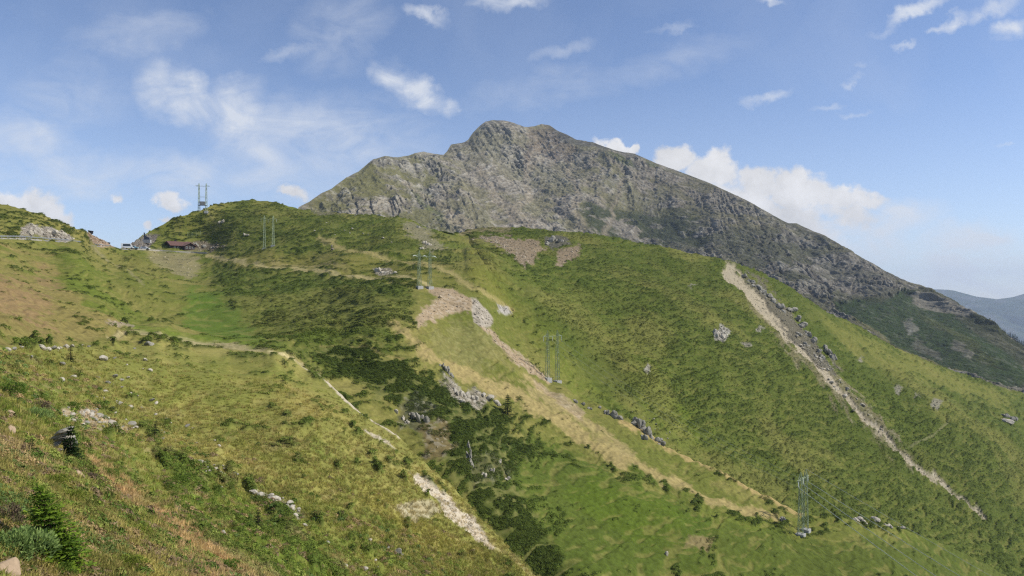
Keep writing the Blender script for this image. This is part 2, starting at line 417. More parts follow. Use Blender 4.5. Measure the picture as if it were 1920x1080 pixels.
# dwarf shrub density by zone
SHR = np.zeros(GY.shape, f32)
SHR[isC] = .42; SHR[isB] = .42; SHR[isA] = .22; SHR = SHR + .2 * CW
softBC = isB | isC
SHRUB_ZONES = [ (isB, [(560,668),(640,655),(740,665),(830,700),(930,760),(1010,830),(950,900),(1000,980),(1080,1080),(1000,1090),(930,1010),(850,890),(780,810),(700,745),(640,710)], .95, 10),
 (isB, [(390,490),(500,505),(600,530),(740,540),(770,570),(740,640),(640,660),(560,660),(500,600),(420,560)], .58, 14),
 (isB, [(360,405),(480,378),(700,405),(830,440),(800,480),(640,460),(480,440)], .6, 10),
 (isC, [(1060,480),(1330,480),(1450,560),(1480,700),(1300,690),(1120,560)], .85, 20),
 (isC, [(1100,640),(1300,680),(1480,780),(1560,870),(1420,860),(1250,790)], .8, 20),
 (isC, [(1490,540),(1700,660),(1920,740),(1920,790),(1700,720),(1540,640)], .25, 16),
 (isC, [(1560,680),(1760,780),(1920,860),(1920,960),(1720,850)], .8, 16),
 (softBC, [(850,470),(900,560),(960,640),(1060,735),(1250,840),(1330,860),(1150,700),(1020,560),(960,470)], .22, 16),
 (isB, [(1350,985),(1930,1005),(2230,1020),(2230,1100),(1340,1100)], .14, 14),
 (isB, [(960,850),(1150,870),(1300,960),(1340,1080),(1120,1080),(1020,960)], .10, 14),
 (isB, [(830,640),(1000,690),(1160,775),(1450,950),(1500,1000),(1200,890),(960,740),(800,650)], .05, 8),
 (isB, [(780,540),(920,545),(1000,680),(900,690),(780,640)], .08, 8),
 (isB, [(-300,400),(250,470),(400,480),(430,560),(540,668),(250,650),(-300,640)], .22, 10),
 (softBC, [(845,436),(900,440),(945,500),(985,580),(940,570),(890,500),(855,455)], .08, 8),
 (isA, [(300,860),(420,900),(560,1000),(640,1080),(520,1080),(420,1000),(330,930)], .6, 12),
 (isA, [(480,690),(620,760),(760,880),(860,1000),(740,960),(600,850),(500,760)], .3, 14) ]
for lay, P, v, so in SHRUB_ZONES:
    m = PT.mask(P, None, so * 1.8, 20) * lay
    SHR = SHR + (v - SHR) * m
shr = sstep(.50, .63, ter + (med - .5) * .35 + (SHR - .5) * .5)
shr = shr * (1 - sstep(.13, .07, trails) * sstep(.4, .7, SHR))
SHMASK = shr * sstep(0.0, .3, SHR)

C = np.empty(GY.shape + (3,), f32); C[:] = G_MID
C = mix(C, G_GREEN, sstep(.42, .62, big) * .8)
C = mix(C, G_DRY, sstep(.52, .70, med) * .45)
C = mix(C, G_LUSH, sstep(.56, .7, fbm2(x32 / 25 + 9, y32 / 25, 71, 3)) * .5)
C = mix(C, lin(100,114,44,ALB), CW * .85)
HB = np.zeros(GY.shape, f32)        # extra bump height in metres
RK = np.zeros(GY.shape, f32)        # stones and bare rock
def put(lay, P, col, a=1.0, W=None, soft=4, rag=6, shr_kill=1.0, rock=0.0, dz=0.0):
    global C, SHMASK, RK, HB
    m = PT.mask(P, W, soft, rag) * lay * a
    C = mix(C, col, m); SHMASK = SHMASK * (1 - m * shr_kill); RK = RK * (1 - m) + m * rock; HB = HB + dz * m
    return m
# broad tints
put(isB, [(-300,470),(0,470),(90,500),(160,560),(240,640),(100,640),(-300,640)], RUST, .4, None, 14, 30)
put(isB | isA, [(-40,520),(60,540),(110,590),(60,605),(-40,580)], lin(176,142,104,ALB), .6, None, 8, 30)
put(isB | isA, [(60,500),(110,530),(125,550),(80,530)], lin(170,138,100,ALB), .6, None, 6, 14)
put(isB, [(95,465),(150,470),(230,560),(300,620),(260,630),(160,580),(110,530)], G_LUSH, .55, None, 12, 14, .3)
put(isB, [(350,540),(420,560),(500,640),(530,664),(400,640),(340,600)], lin(100,132,44,ALB), .7, None, 14, 14, .5)
put(isB, [(250,628),(400,636),(500,655),(470,662),(330,650),(250,645)], lin(120,142,48,ALB), .7, None, 6, 6, .7)
put(isB, [(960,800),(1060,835),(1180,880),(1290,945),(1345,1000),(1350,1095),(990,1095),(960,960),(930,870)], lin(92,112,38,ALB), .85, None, 22, 26, .3)
put(isB, [(1120,880),(1260,950),(1300,1010),(1180,1010),(1060,940)], lin(104,126,36,ALB), .5, None, 24, 24, .4)
put(isB, [(1350,990),(1500,1010),(1930,1010),(2200,1100),(1350,1100)], lin(98,112,44,ALB), .8, None, 12, 24, .3)
put(softBC, [(980,560),(1060,650),(1150,760),(1080,740),(1000,650)], lin(128,136,56,ALB), .7, None, 14, 14, .4)
put(isC, [(1150,600),(1240,700),(1330,830),(1290,850),(1200,760)], lin(116,134,44,ALB), .5, None, 20, 20, .2)
put(isC, [(1500,560),(1700,665),(1900,745),(1900,770),(1690,700),(1520,600)], lin(150,148,74,ALB), .55, None, 8, 12, .4)
put(softBC, [(860,440),(930,520),(1000,600),(950,590),(880,520)], lin(136,136,58,ALB), .6, None, 12, 12, .4)
put(isB, [(380,475),(500,470),(640,470),(760,500),(860,530),(760,530),(600,515),(480,495)], lin(150,142,70,ALB), .6, None, 8, 14, .7)
put(isB, [(500,482),(600,492),(660,510),(600,512),(520,498)], G_TAN, .55, None, 6, 10, .8)
# near slope tints
put(isA, [(140,850),(200,880),(330,955),(430,1030),(490,1090),(380,1090),(300,1000),(180,900)], lin(194,156,118,ALB), .75, None, 10, 22)
put(isA, [(0,1000),(140,940),(300,1020),(340,1090),(100,1090)], lin(178,160,92,ALB), .5, None, 14, 30)
put(isA, [(320,870),(440,930),(560,1010),(640,1085),(560,1085),(430,980),(340,930)], lin(110,128,46,ALB), .7, None, 10, 14, .2)
put(isA, [(420,690),(560,720),(640,780),(600,800),(500,760),(420,730)], lin(168,152,84,ALB), .55, None, 14, 20)
put(isA, [(660,900),(720,930),(860,1010),(940,1060),(800,1020),(700,960)], lin(160,150,76,ALB), .55, None, 10, 16)
put(isA, [(800,880),(860,940),(960,1030),(1040,1100),(990,1095),(900,1000)], lin(158,156,82,ALB), .75, None, 5, 6)
put(isA, [(200,690),(420,680),(520,700),(560,760),(420,790),(260,760)], lin(128,132,60,ALB), .6, None, 20, 20, .3)
# shrubs are darker plants
C = mix(C, lin(106,120,50,ALB), LOW * .7); C = mix(C, lin(80,94,38,ALB), GUL * .8)
C = mix(C, G_DRY, sstep(.44, .30, ter) * (.36 - .12 * CW) * (1 - .7 * GUL))
C = mix(C, lin(150,146,84,ALB), sstep(.07, .03, trails) * GUL * .8)
C = mix(C, SHRUB, SHMASK * (.72 + .2 * (fine - .5)) * (1 - .45 * CW))
C = mix(C, SHRUB2, SHMASK * sstep(.5, .8, ter) * .5 * (1 - .4 * CW))
C = mix(C, SHRUB, sstep(.7, .95, SHR) * isB * .3)
C = mix(C, G_DRY, CW * sstep(.50, .68, fbm2(x32 / 34 + 3, y32 / 34, 141, 4, .6)) * .28)
C = mix(C, lin(92,106,40,ALB), CW * sstep(.52, .66, fbm2(x32 / 26 - 7, y32 / 26, 151, 4, .6)) * .55)
SHH = SHMASK.copy()
# tracks, scree, bare ground
put(isB, [(390,478),(450,486),(520,499),(600,516),(680,522),(760,527),(805,541)], lin(200,184,126,ALB), .9, 3.0, 2, 3)
put(softBC, [(600,446),(640,458),(680,475),(760,489),(830,512),(900,540),(960,580)], lin(190,174,112,ALB), .85, 3.6, 3, 4)
put(isB, [(384,398),(397,410),(404,424),(412,432)], lin(170,160,100,ALB), .7, 1.6, 1.5, 2)
put(isB, [(740,620),(800,660),(870,695),(960,738),(1050,790),(1150,850),(1230,893),(1330,932),(1450,970)], lin(198,176,118,ALB), .8, [5,7,9,13,9,8,9,8,11], 6, 10)
put(isB, [(985,720),(1040,760),(1100,795),(1190,862)], lin(198,176,122,ALB), .7, [9,11,10,7], 6, 10)
put(isB, [(1170,790),(1260,838),(1340,872),(1430,922),(1500,955)], lin(204,178,118,ALB), .85, [6,8,7,8,10], 4, 6)
put(isB, [(780,626),(790,600),(826,572),(800,548),(850,545),(884,556),(886,592),(850,602),(812,612)], PINK, .85, None, 5, 8, 1, .5)
put(isB, [(800,640),(900,610),(930,650),(960,700),(880,690)], lin(160,152,98,ALB), .4, None, 12, 20, 1, .15)
put(softBC, [(882,555),(897,560),(912,575),(925,592),(918,612),(906,620),(886,612)], SCREE, .95, None, 2, 4, 1, .5, -.2)
put(softBC, [(930,566),(950,572),(957,584),(946,588),(934,580)], lin(206,198,186,ALB), .9, None, 2, 4, 1, .8)
put(softBC, [(906,620),(935,648),(980,685),(1030,715)], PINK, .85, [5,9,12,6], 4, 7, 1, .5)
put(isB, [(1010,730),(1050,750),(1090,780)], PINK, .6, 8, 5, 7, 1, .4)
put(isB, [(280,470),(382,474),(372,512),(345,528),(318,505),(282,492)], lin(168,156,116,ALB), .7, None, 5, 9, 1, .6)
put(isB, [(346,457),(385,458),(425,464),(400,472),(350,470)], lin(140,124,104,ALB), .85, None, 2, 4, 1, .9)
put(isB, [(34,432),(60,428),(100,430),(132,440),(140,450),(40,446)], lin(170,160,146,ALB), .95, None, 2, 5, 1, 1)
put(isB, [(160,430),(176,432),(196,448),(216,462),(190,464),(176,458)], lin(190,160,136,ALB), .9, None, 2.5, 3, 1, .6)
put(isB, [(226,466),(250,450),(275,438),(300,436),(290,452),(280,467)], lin(120,112,106,ALB), .95, None, 2.5, 5, 1, .9)
put(isB, [(168,458),(200,480),(230,505),(270,540)], lin(172,160,120,ALB), .6, 1.8, 2, 3)
put(isB, [(530,668),(600,700)], G_TAN, .5, 3, 3, 3)
put(isB, [(600,662),(680,655),(760,668)], lin(176,158,98,ALB), .6, 1.6, 2, 3)
put(isB, [(785,795),(842,792),(852,830),(838,862),(800,852)], lin(140,116,84,ALB), .6, None, 7, 14, .7, .6)
put(isB, [(740,770),(790,740),(820,770),(790,800),(750,800)], lin(110,104,88,ALB), .45, None, 8, 18, .5, .7)
put(isB, [(860,850),(920,850),(960,900),(900,920)], lin(120,110,84,ALB), .35, None, 10, 18, .5, .4)
put(isB, [(820,690),(870,715),(930,735),(900,750),(850,730)], lin(176,164,146,ALB), .8, None, 4, 9, 1, 1)
put(isB, [(1290,1015),(1340,1020),(1330,1050),(1280,1040)], lin(176,150,110,ALB), .6, None, 5, 8)
put(isB, [(700,500),(725,500),(745,516),(705,516)], lin(176,164,146,ALB), .8, None, 2, 5, 1, 1)
put(isB, [(750,410),(790,425),(810,440),(840,470),(800,470),(770,440)], lin(168,156,132,ALB), .55, None, 3, 10, 1, .8)
put(isB, [(560,388),(620,396),(650,405),(600,404)], lin(120,114,100,ALB), .6, None, 2, 5, .8, 1)
put(isC, [(876,447),(930,440),(1000,452),(1022,462),(1000,490),(985,508),(962,478),(920,456)], REDSCREE, .85, None, 3, 8, 1, .6)
put(isC, [(1046,468),(1084,458),(1090,470),(1062,495),(1040,505)], REDSCREE, .85, None, 3, 6, 1, .6)
put(isC, [(1020,448),(1055,442),(1070,455),(1030,465)], lin(110,106,96,ALB), .85, None, 2, 6, 1, 1)
put(isC, [(862,437),(900,432),(960,427)], lin(160,140,112,ALB), .6, 2.5, 2, 4)
# the long chute with its rocky right bank
CH = [(1368,508),(1386,525),(1408,548),(1447,590),(1498,651),(1546,699),(1598,756),(1651,804),(1698,849),(1772,899),(1850,966)]
put(isC, [(x + 10, y + 6) for x, y in CH[2:9]], lin(150,138,104,ALB), .7, [22,22,24,22,18,14,10], 6, 16, .6, .3)
put(isC, CH, lin(200,186,156,ALB), .95, [13,12,10,9,10,7,7,4.8,5,3.6,2.4], 2.5, 6, 1, .4, -.9)
put(isC, [(1395,512),(1440,540),(1500,610),(1560,670),(1570,700),(1530,680),(1480,620),(1430,560)], lin(120,114,98,ALB), .8, None, 4, 12, .8, 1)
put(isC, [(1560,690),(1620,750),(1700,830),(1640,780)], lin(150,138,104,ALB), .6, None, 5, 10, .5, .6)
put(isC, [(1335,625),(1350,612),(1368,620),(1360,642),(1342,640)], lin(176,170,156,ALB), .9, None, 2, 7, 1, 1)
for q in [(1615,668,7,6),(1685,730,10,5),(1755,760,14,9),(1400,640,12,8),(1215,690,7,10),(1720,745,8,4),(1425,615,8,5),(1300,530,9,2)]:
    put(isC, [(q[0]-q[2],q[1]),(q[0],q[1]-q[3]),(q[0]+q[2],q[1]),(q[0],q[1]+q[3])], lin(168,160,142,ALB), .75, None, 2, 5, 1, .9)
put(isC, [(1710,832),(1745,815),(1775,795)], lin(170,164,120,ALB), .6, 1.5, 2, 3)
put(isC, [(1860,715),(1890,730),(1925,735)], lin(160,152,110,ALB), .6, 1.5, 2, 2)
# near spur
put(isA | isB, [(200,640),(270,642),(350,648),(430,656),(520,672),(570,690)], lin(206,190,138,ALB), .85, [2,3.5,3.5,3.5,3,3], 3, 3)
put(isA, [(566,690),(606,710),(640,738),(680,768),(712,795),(748,828)], lin(208,194,168,ALB), .9, [2,3,4.5,6,7,4], 1.5, 3, 1, .4, -.1)
put(isA, [(676,812),(700,818),(724,836),(745,852),(716,842)], lin(206,192,168,ALB), .8, None, 2, 4, 1, .5)
put(isA, [(766,896),(785,900),(812,925),(845,945),(858,965),(890,985),(905,1005),(935,1028),(925,1036),(892,1012),(860,990),(835,975),(822,950),(800,935),(775,912)], lin(212,198,172,ALB), .95, None, 2.5, 5, 1, .5, -.15)
put(isA, [(738,958),(766,946),(806,948),(830,966),(800,976),(770,978)], lin(196,182,150,ALB), .65, None, 3, 8, 1, .5, -.1)
put(isA, [(935,1030),(975,1058),(1015,1090)], lin(178,164,116,ALB), .6, 4, 4, 6)
put(isA, [(112,765),(160,772),(215,790),(240,800),(225,812),(170,800),(120,785)], lin(200,178,146,ALB), .85, None, 4, 10, 1, .45)
put(isA, [(470,925),(520,935),(575,968),(560,975),(500,955)], lin(178,172,150,ALB), .7, None, 4, 9, 1, .9)
put(isA, [(120,610),(185,625),(180,632),(130,625)], lin(184,174,156,ALB), .7, None, 2, 5, 1, .9)
put(isA | isB, [(190,612),(255,625),(250,632),(200,626)], lin(190,170,148,ALB), .7, None, 3, 6, 1, .6)
for q in [(410,860,30,10),(430,905,26,10),(620,760,20,8),(560,740,24,8),(300,1000,26,14),(60,650,40,8),(150,690,30,8),(860,1050,24,10),(20,690,30,14),(90,940,30,18),(200,970,30,22),(40,880,40,16)]:
    put(isA, [(q[0]-q[2],q[1]-q[3]*.4),(q[0],q[1]-q[3]),(q[0]+q[2],q[1]+q[3]*.3),(q[0],q[1]+q[3])], lin(160,144,88,ALB), .45, None, q[3], q[2]*.5, .8)
for q in [(100,740,70,20),(60,790,60,24),(220,880,34,14),(330,890,40,14),(600,850,40,12),(720,985,40,14),(640,1020,60,18),(30,1010,60,30),(170,1010,40,20),(270,940,26,14),(430,800,40,12)]:
    put(isA, [(q[0]-q[2],q[1]-q[3]*.4),(q[0],q[1]-q[3]),(q[0]+q[2],q[1]+q[3]*.3),(q[0],q[1]+q[3])], lin(98,118,44,ALB), .6, None, q[3], q[2]*.5, 0)
# tiny speckle of stones in stony ground
spk = sstep(.62, .74, fine) * RK
C = mix(C, lin(206,200,186,ALB), spk * .6)
C = mix(C, lin(84,84,60,ALB), sstep(.36, .22, fine) * RK * .7)
# grass tussocks: drier tips and greener hearts
nearw = sstep(130, 20, y32)
C = C * (1 + (.5 * (fine - .5) + .6 * nearw * (tiny - .5) + .35 * nearw * (tny2 - .5))[..., None] * .8)
C = mix(C, lin(196,170,122,ALB), nearw * isA * sstep(.60, .75, fbm2(x32 / 2.2, y32 / 4.0, 81, 4)) * .55 * (1 - RK))
C = C * .97 * (1 + .26 * isA[..., None])
C = np.clip(C, .004, .8)
# relief
dz = (fbm2(x32 / 22, y32 / 22, 91, 3) - .5) * 2.0 * sstep(20, 120, y32)
dz += (med - .5) * .9 * sstep(15, 60, y32)
dz += SHH * SHMASK * (.30 + .55 * (ter - .45)) * sstep(10, 80, y32) * (.5 + fine)
dz += (ter - .5) * (1.1 + .5 * CW) * sstep(15, 90, y32) * (1 - RK)
dz += (fine - .5) * .34 * sstep(1., 2.2, .9 / sp) * (.5 + .5 * sstep(10, 60, y32))
dz += (tiny - .5) * .11 * fade(.33) + (tny2 - .5) * .05 * fade(.12)
rr = 1 - np.abs(2 * fbm3(x32 / 3.2, y32 / 3.2, z32 / 2.2, 95, 3) - 1)
dz += RK * ((rr - .8) * 1.6 + (fine - .5) * .5) * sstep(.55, 1., RK) * sstep(20, 80, y32)
tt = np.concatenate([np.linspace(0, .3, 3 + NA), np.zeros(8), np.linspace(0, 1, NB), np.zeros(8), np.linspace(0, 1, NC), np.ones(len(Yk))]).astype(f32)[:, None]
ctf = np.broadcast_to(sstep(1.0, .80, tt), GY.shape).copy(); btf = np.broadcast_to(sstep(0, .12, tt), GY.shape).copy()
a0, b0, b1, c0 = 3 + NA, 11 + NA, 11 + NA + NB, 19 + NA + NB
sBC = (1 - sstep(1060, 1120, PXG)) * sstep(862, 880, PXG); sAB = 1 - sstep(540, 600, PXG)
ctf[b0:b1] = np.maximum(ctf[b0:b1], sBC); btf[c0:] = np.maximum(btf[c0:], sBC); btf[b0:b1] = np.maximum(btf[b0:b1], sAB)
ctf[a0:b0] = sAB; btf[a0:b0] = 1; ctf[b1:c0] = sBC; btf[b1:c0] = 1
dz += (fbm2(x32 / 42 + 5, y32 / 42, 241, 3, .5) - .5) * 7.5 * sstep(45, 160, y32) * ctf * btf
dz += HB
edge = np.where(LAY >= 3, 0, 1)
# keep the ground under the hut, cars, road level
flat = np.clip(PT.mask([(-40,446),(60,448),(120,453),(180,461),(225,466),(300,470),(390,474)], 5., 3, 0) * isB, 0, 1)
dz = dz * edge * (1 - flat * .95)
GZ2 = GZ + dz
print('relief', time.time() - T0)
M_GROUND = terrain_mat('meadow_ground', (1.3, 9.0), .20, .12)
g = link('hillside_ground', grid_mesh('hillside_ground', GX, GY, GZ2, C, {'rock': RK}), M_GROUND); tag(g, kind='structure')
print('ground', time.time() - T0)

def hit(px, py, lay):
    """point of the finished ground seen at a view angle, on the slope given"""
    S = {0: SA, 1: SB, 2: SCc, 3: SD}[lay]
    if lay == 3:
        Y = float(S(np.array([px]), np.array([py]))[0]); return Vector(((px - CX) / F * Y, Y, (HY - py) / F * Y))
    j = int(round((px - PXG[0]) / STEP)); j = min(max(j, 0), len(PXG) - 1)
    r0, r1 = {0: (3, 3 + NA), 1: (11 + NA, 11 + NA + NB), 2: (19 + NA + NB, 19 + NA + NB + NC)}[lay]
    i = r0 + int(np.argmin(np.abs(GPY[r0:r1, j] - py)))
    return Vector((GX[i, j], GY[i, j], GZ2[i, j]))
_GXf = None
def ground_at(x, y):
    """height of the ground sheet under a point"""
    px = CX + F * x / y
    j = int(round((px - PXG[0]) / STEP)); j = min(max(j, 0), len(PXG) - 1)
    col = GY[:, j]; i = int(np.searchsorted(np.maximum.accumulate(col), y)); i = min(max(i, 1), len(col) - 1)
    t = (y - col[i - 1]) / max(col[i] - col[i - 1], 1e-6); t = min(max(t, 0), 1)
    return float(GZ2[i - 1, j] * (1 - t) + GZ2[i, j] * t)
def upx(n, Y): return n * Y / F                        # metres spanned by n picture units at distance Y

# ------------------------------------------------------------------ the mountain
PXD = np.arange(430, 2221, 1.4)
ND = 400
d_bot = line([(400,640),(560,520),(860,520),(1000,560),(1330,600),(1500,680),(1700,780),(2000,860),(2300,980)])
PYd, Yd = layer(SD, d_bot, D_TOP, PXD, ND)
Zd = ZZ(PYd, Yd)
yt, zt = Yd[-1], Zd[-1]
Yd2 = np.array([yt + a for a in (15, 60, 200, 500, 1000)]); Zd2 = np.array([zt - a for a in (6, 40, 150, 380, 700)])
MY = np.concatenate([Yd, Yd2]); MZ = np.concatenate([Zd, Zd2]); MX = (PXD[None] - CX) / F * MY
MPX = np.broadcast_to(PXD[None], MY.shape).astype(f32); MPY = (HY - MZ / MY * F).astype(f32)
mx, my, mz = MX.astype(f32), MY.astype(f32), MZ.astype(f32)
w1 = fbm3(mx / 70, my / 70, mz / 70, 5, 4, .6); w2 = fbm3(mx / 70 + 31, my / 70, mz / 70, 15, 4, .6)
PM = Patcher(MPX, MPY, (w1, w2, fbm3(mx / 8, my / 8, mz / 5, 95, 3, .65)))
lean = mx + .55 * mz + (w1 - .5) * 90                     # strata lean to the right going down on the left half
lean2 = mx - .35 * mz + (w2 - .5) * 80
side = sstep(20, 300, mx)
def ridged(n): return 1 - np.abs(2 * n - 1)
rib = ridged(fbm2(lean / 75, mz / 420, 25, 3)) * (1 - side) + ridged(fbm2(lean2 / 75, mz / 420, 29, 3)) * side
crag = ridged(fbm3(mx / 34, my / 34, mz / 34, 35, 5, .62))
blk = fbm3((mx + .8 * mz) / 16, my / 16, (mz - .3 * mx) / 10, 45, 4, .6)
sm = fbm3(mx / 7, my / 7, mz / 7, 55, 3, .6)
# what is bare rock, what is grass
slab = fbm3((mx + .9 * mz) / 9, my / 14, (mz - .5 * mx) / 3.6, 145, 4, .65)
slab2 = fbm3((mx - .8 * mz) / 10, my / 14, (mz + .5 * mx) / 4.0, 155, 4, .65)
sl = slab * (1 - side) + slab2 * side
ROCKN = lin(158,155,142,ALB); ROCKL = lin(190,187,170,ALB); ROCKG = lin(118,117,112,ALB); DRK = lin(104,104,104,ALB)
MG = lin(114,114,64,ALB); MG2 = lin(98,108,56,ALB); MGD = lin(64,74,46,ALB); MP = lin(150,140,122,ALB)
CM = np.empty(MY.shape + (3,), f32); CM[:] = ROCKN
CM = mix(CM, ROCKL, sstep(.5, .7, blk) * .5)
CM = mix(CM, ROCKG, sstep(.55, .35, blk) * .45)
CM = mix(CM, MP, sstep(.5, .65, fbm2(lean / 60, mz / 160, 65, 3)) * .45)
fan = sstep(.47, .62, fbm2((lean * (1 - side) + lean2 * side) / 85, mz / 330, 235, 3, .55)) * sstep(420, 250, mz)      # scree fans below the cliffs
CM = mix(CM, lin(160,152,138,ALB), fan * .7)
gr = sstep(.42, .58, fbm3(mx / 55, my / 55, mz / 40, 75, 5, .65))
gw = np.full(MY.shape, .42, f32)
for P, v, so in [([(556,395),(700,296),(790,290),(840,330),(800,400),(850,440),(560,440)], .74, 14),
                 ([(840,280),(930,226),(1060,250),(1110,330),(1000,380),(880,360)], .30, 14),
                 ([(1100,300),(1230,310),(1340,350),(1400,380),(1350,430),(1180,420),(1100,360)], .45, 16),
                 ([(1090,370),(1300,420),(1320,480),(1200,470),(1090,440)], .75, 16),
                 ([(1340,420),(1500,425),(1600,490),(1690,540),(1640,580),(1540,580),(1380,530)], .45, 14),
                 ([(1550,580),(1640,560),(1690,550),(1740,545),(1920,650),(1920,730),(1700,700)], 1.0, 5)]:
    m = PM.mask(P, None, so, so); gw = gw + (v - gw) * m
grass = np.clip(gr * gw * 1.6 + (gw - .75) * 3.2 * (gw > .75), 0, 1)
CM = mix(CM, MG, grass * .85)
def putm(P, col, a=1., W=None, soft=4, rag=6):
    global CM, grass
    m = PM.mask(P, W, soft, rag) * a
    CM = mix(CM, col, m); return m
# right half: shade of the flank painted into darker grass and rock tones
m = PM.mask([(1100,380),(1340,430),(1500,440),(1640,510),(1740,548),(1930,655),(1930,740),(1560,600),(1400,540),(1250,480),(1100,450)], None, 16, 14)
CM = mix(CM, MGD, m * grass * .9)
CM = mix(CM, ROCKG, m * (1 - grass) * .3)
putm([(772,350),(800,360),(835,400),(838,425),(800,400),(770,370)], MG2, .75, None, 6, 10)
putm([(590,370),(700,310),(730,320),(700,370),(620,392)], MG, .5, None, 10, 14)
putm([(1140,298),(1160,300),(1190,325),(1180,330),(1150,312)], MG2, .8, None, 3, 4)
putm([(1204,302),(1225,310),(1260,330),(1215,326)], MG2, .8, None, 3, 4)
putm([(1160,286),(1196,290),(1204,302),(1186,325),(1170,308)], lin(126,124,116,ALB), .8, None, 3, 5)
for P, W in [([(1012,280),(995,310),(985,345),(990,375),(960,410)], [8,10,8,9,12]), ([(905,330),(930,380),(965,420),(990,440)], [5,8,12,14]),
             ([(1150,400),(1140,430),(1128,450)], [3,5,6]), ([(1165,345),(1160,380),(1148,405)], [5,4,3]), ([(760,345),(830,400),(880,440)], [4,8,12]), ([(1065,300),(1075,360),(1090,440)], [6,6,10])]:
    putm(P, lin(166,156,138,ALB), .6, W, 5, 8)
putm([(985,242),(1030,236),(1062,252),(1085,290),(1040,310),(1000,290)], lin(124,106,90,ALB), .5, None, 8, 12)
putm([(1008,290),(990,320),(975,350),(985,300)], lin(132,114,98,ALB), .45, None, 6, 10)
# darker bands along the crest
putm([(1035,238),(1062,250),(1110,266),(1190,290),(1150,292),(1085,278),(1050,268)], lin(96,96,88,ALB), .8, None, 5, 6)
putm([(1190,290),(1330,345),(1500,424),(1600,476),(1740,545),(1690,532),(1590,482),(1480,428),(1330,352)], lin(92,94,72,ALB), .7, None, 3, 4)
# green aprons of the right shoulder with their slabs
for P, c, a, so, rg in [([(1556,580),(1600,566),(1650,572),(1690,548),(1720,556),(1800,610),(1920,690),(1920,740),(1800,705),(1680,655)], lin(66,86,44,ALB), .95, 4, 5),
    ([(1500,520),(1600,560),(1660,568),(1690,540),(1650,510),(1560,480)], lin(166,162,154,ALB), .35, 6, 10),
    ([(1700,560),(1715,552),(1740,566),(1790,590),(1820,602),(1805,606),(1760,594),(1720,580)], lin(166,162,150,ALB), .85, 3, 8),
    ([(1688,598),(1705,598),(1718,612),(1708,632),(1690,632)], lin(150,150,140,ALB), .75, 3, 11),
    ([(1775,642),(1805,650),(1825,672),(1800,666)], lin(156,152,140,ALB), .7, 3, 10),
    ([(1695,640),(1760,660),(1770,680),(1720,664)], lin(130,128,118,ALB), .6, 4, 12),
    ([(1875,632),(1905,645),(1890,645)], lin(170,160,146,ALB), .7, 2, 7),
    ([(1715,588),(1760,610),(1830,650),(1880,690),(1830,670),(1760,630)], lin(100,104,56,ALB), .5, 8, 10)]:
    putm(P, c, a, None, so, rg)
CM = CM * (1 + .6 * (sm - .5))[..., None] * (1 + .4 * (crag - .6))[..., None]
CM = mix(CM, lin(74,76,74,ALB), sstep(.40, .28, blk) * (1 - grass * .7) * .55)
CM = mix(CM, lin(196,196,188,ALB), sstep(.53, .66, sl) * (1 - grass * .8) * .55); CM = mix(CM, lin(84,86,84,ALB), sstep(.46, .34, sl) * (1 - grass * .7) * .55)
strata = ridged(fbm2((mz - .45 * mx) / 16 + 30, (mx + .3 * mz) / 150, 175, 4, .6))
crk = ridged(fbm2((mx + .5 * mz) / 26, mz / 120, 185, 4, .6)) * (1 - side) + ridged(fbm2((mx - .4 * mz) / 26, mz / 120, 187, 4, .6)) * side
CM = mix(CM, lin(70,70,66,ALB), np.maximum(sstep(.90, .985, crk), .7 * sstep(.9, .98, strata)) * (1 - grass * .75) * .55 * (1 - fan * .7))
CM = CM * (np.array([1.06, 1.0, .90], f32) * (1.08 - .30 * sstep(40, 420, mx)[..., None]) * .90)  # darkening to the right paints the flank's shade into the colour
CM = np.clip(CM, .01, .7)
rocky = (1 - .75 * np.clip(grass, 0, 1)) * (1 - .65 * fan)
smooth_apron = PM.mask([(1556,585),(1690,552),(1930,660),(1930,745),(1680,670)], None, 10, 10)
rocky = rocky * (1 - .7 * smooth_apron)
topfade = np.ones(MY.shape, f32); topfade[ND:] = .3
topfade[:ND] = (.15 + .85 * sstep(1.0, .93, np.linspace(0, 1, ND)))[:, None]
mic = n3(mx / 2.6, my / 2.6, mz / 2.6, 165)
rib2 = ridged(fbm2(lean / 190 + 7, mz / 900, 225, 2)) * (1 - side) + ridged(fbm2(lean2 / 190, mz / 900, 229, 2)) * side
dm = ((rib2 - .6) * 70 * (1 - .7 * smooth_apron) - sstep(.88, .98, crk) * 4 * rocky - sstep(.88, .98, strata) * 4 * rocky + (rib - .6) * 17 * (1 - .6 * smooth_apron) + (crag - .6) * 12 * rocky + (blk - .5) * 9 * rocky + (sm - .5) * 4 + (sl - .5) * 9 * (.3 + .7 * rocky) + (mic - .5) * 2.4) * topfade
# push the relief out along the fall of the face: towards the viewer and up
MYn = MY - dm * .75; MZn = MZ + dm * .5
M_MTN = terrain_mat('mountain_rock', (.09, .5), .22, 1.6)
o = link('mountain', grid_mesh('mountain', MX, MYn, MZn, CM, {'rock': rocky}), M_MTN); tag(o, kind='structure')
print('mountain', time.time() - T0)
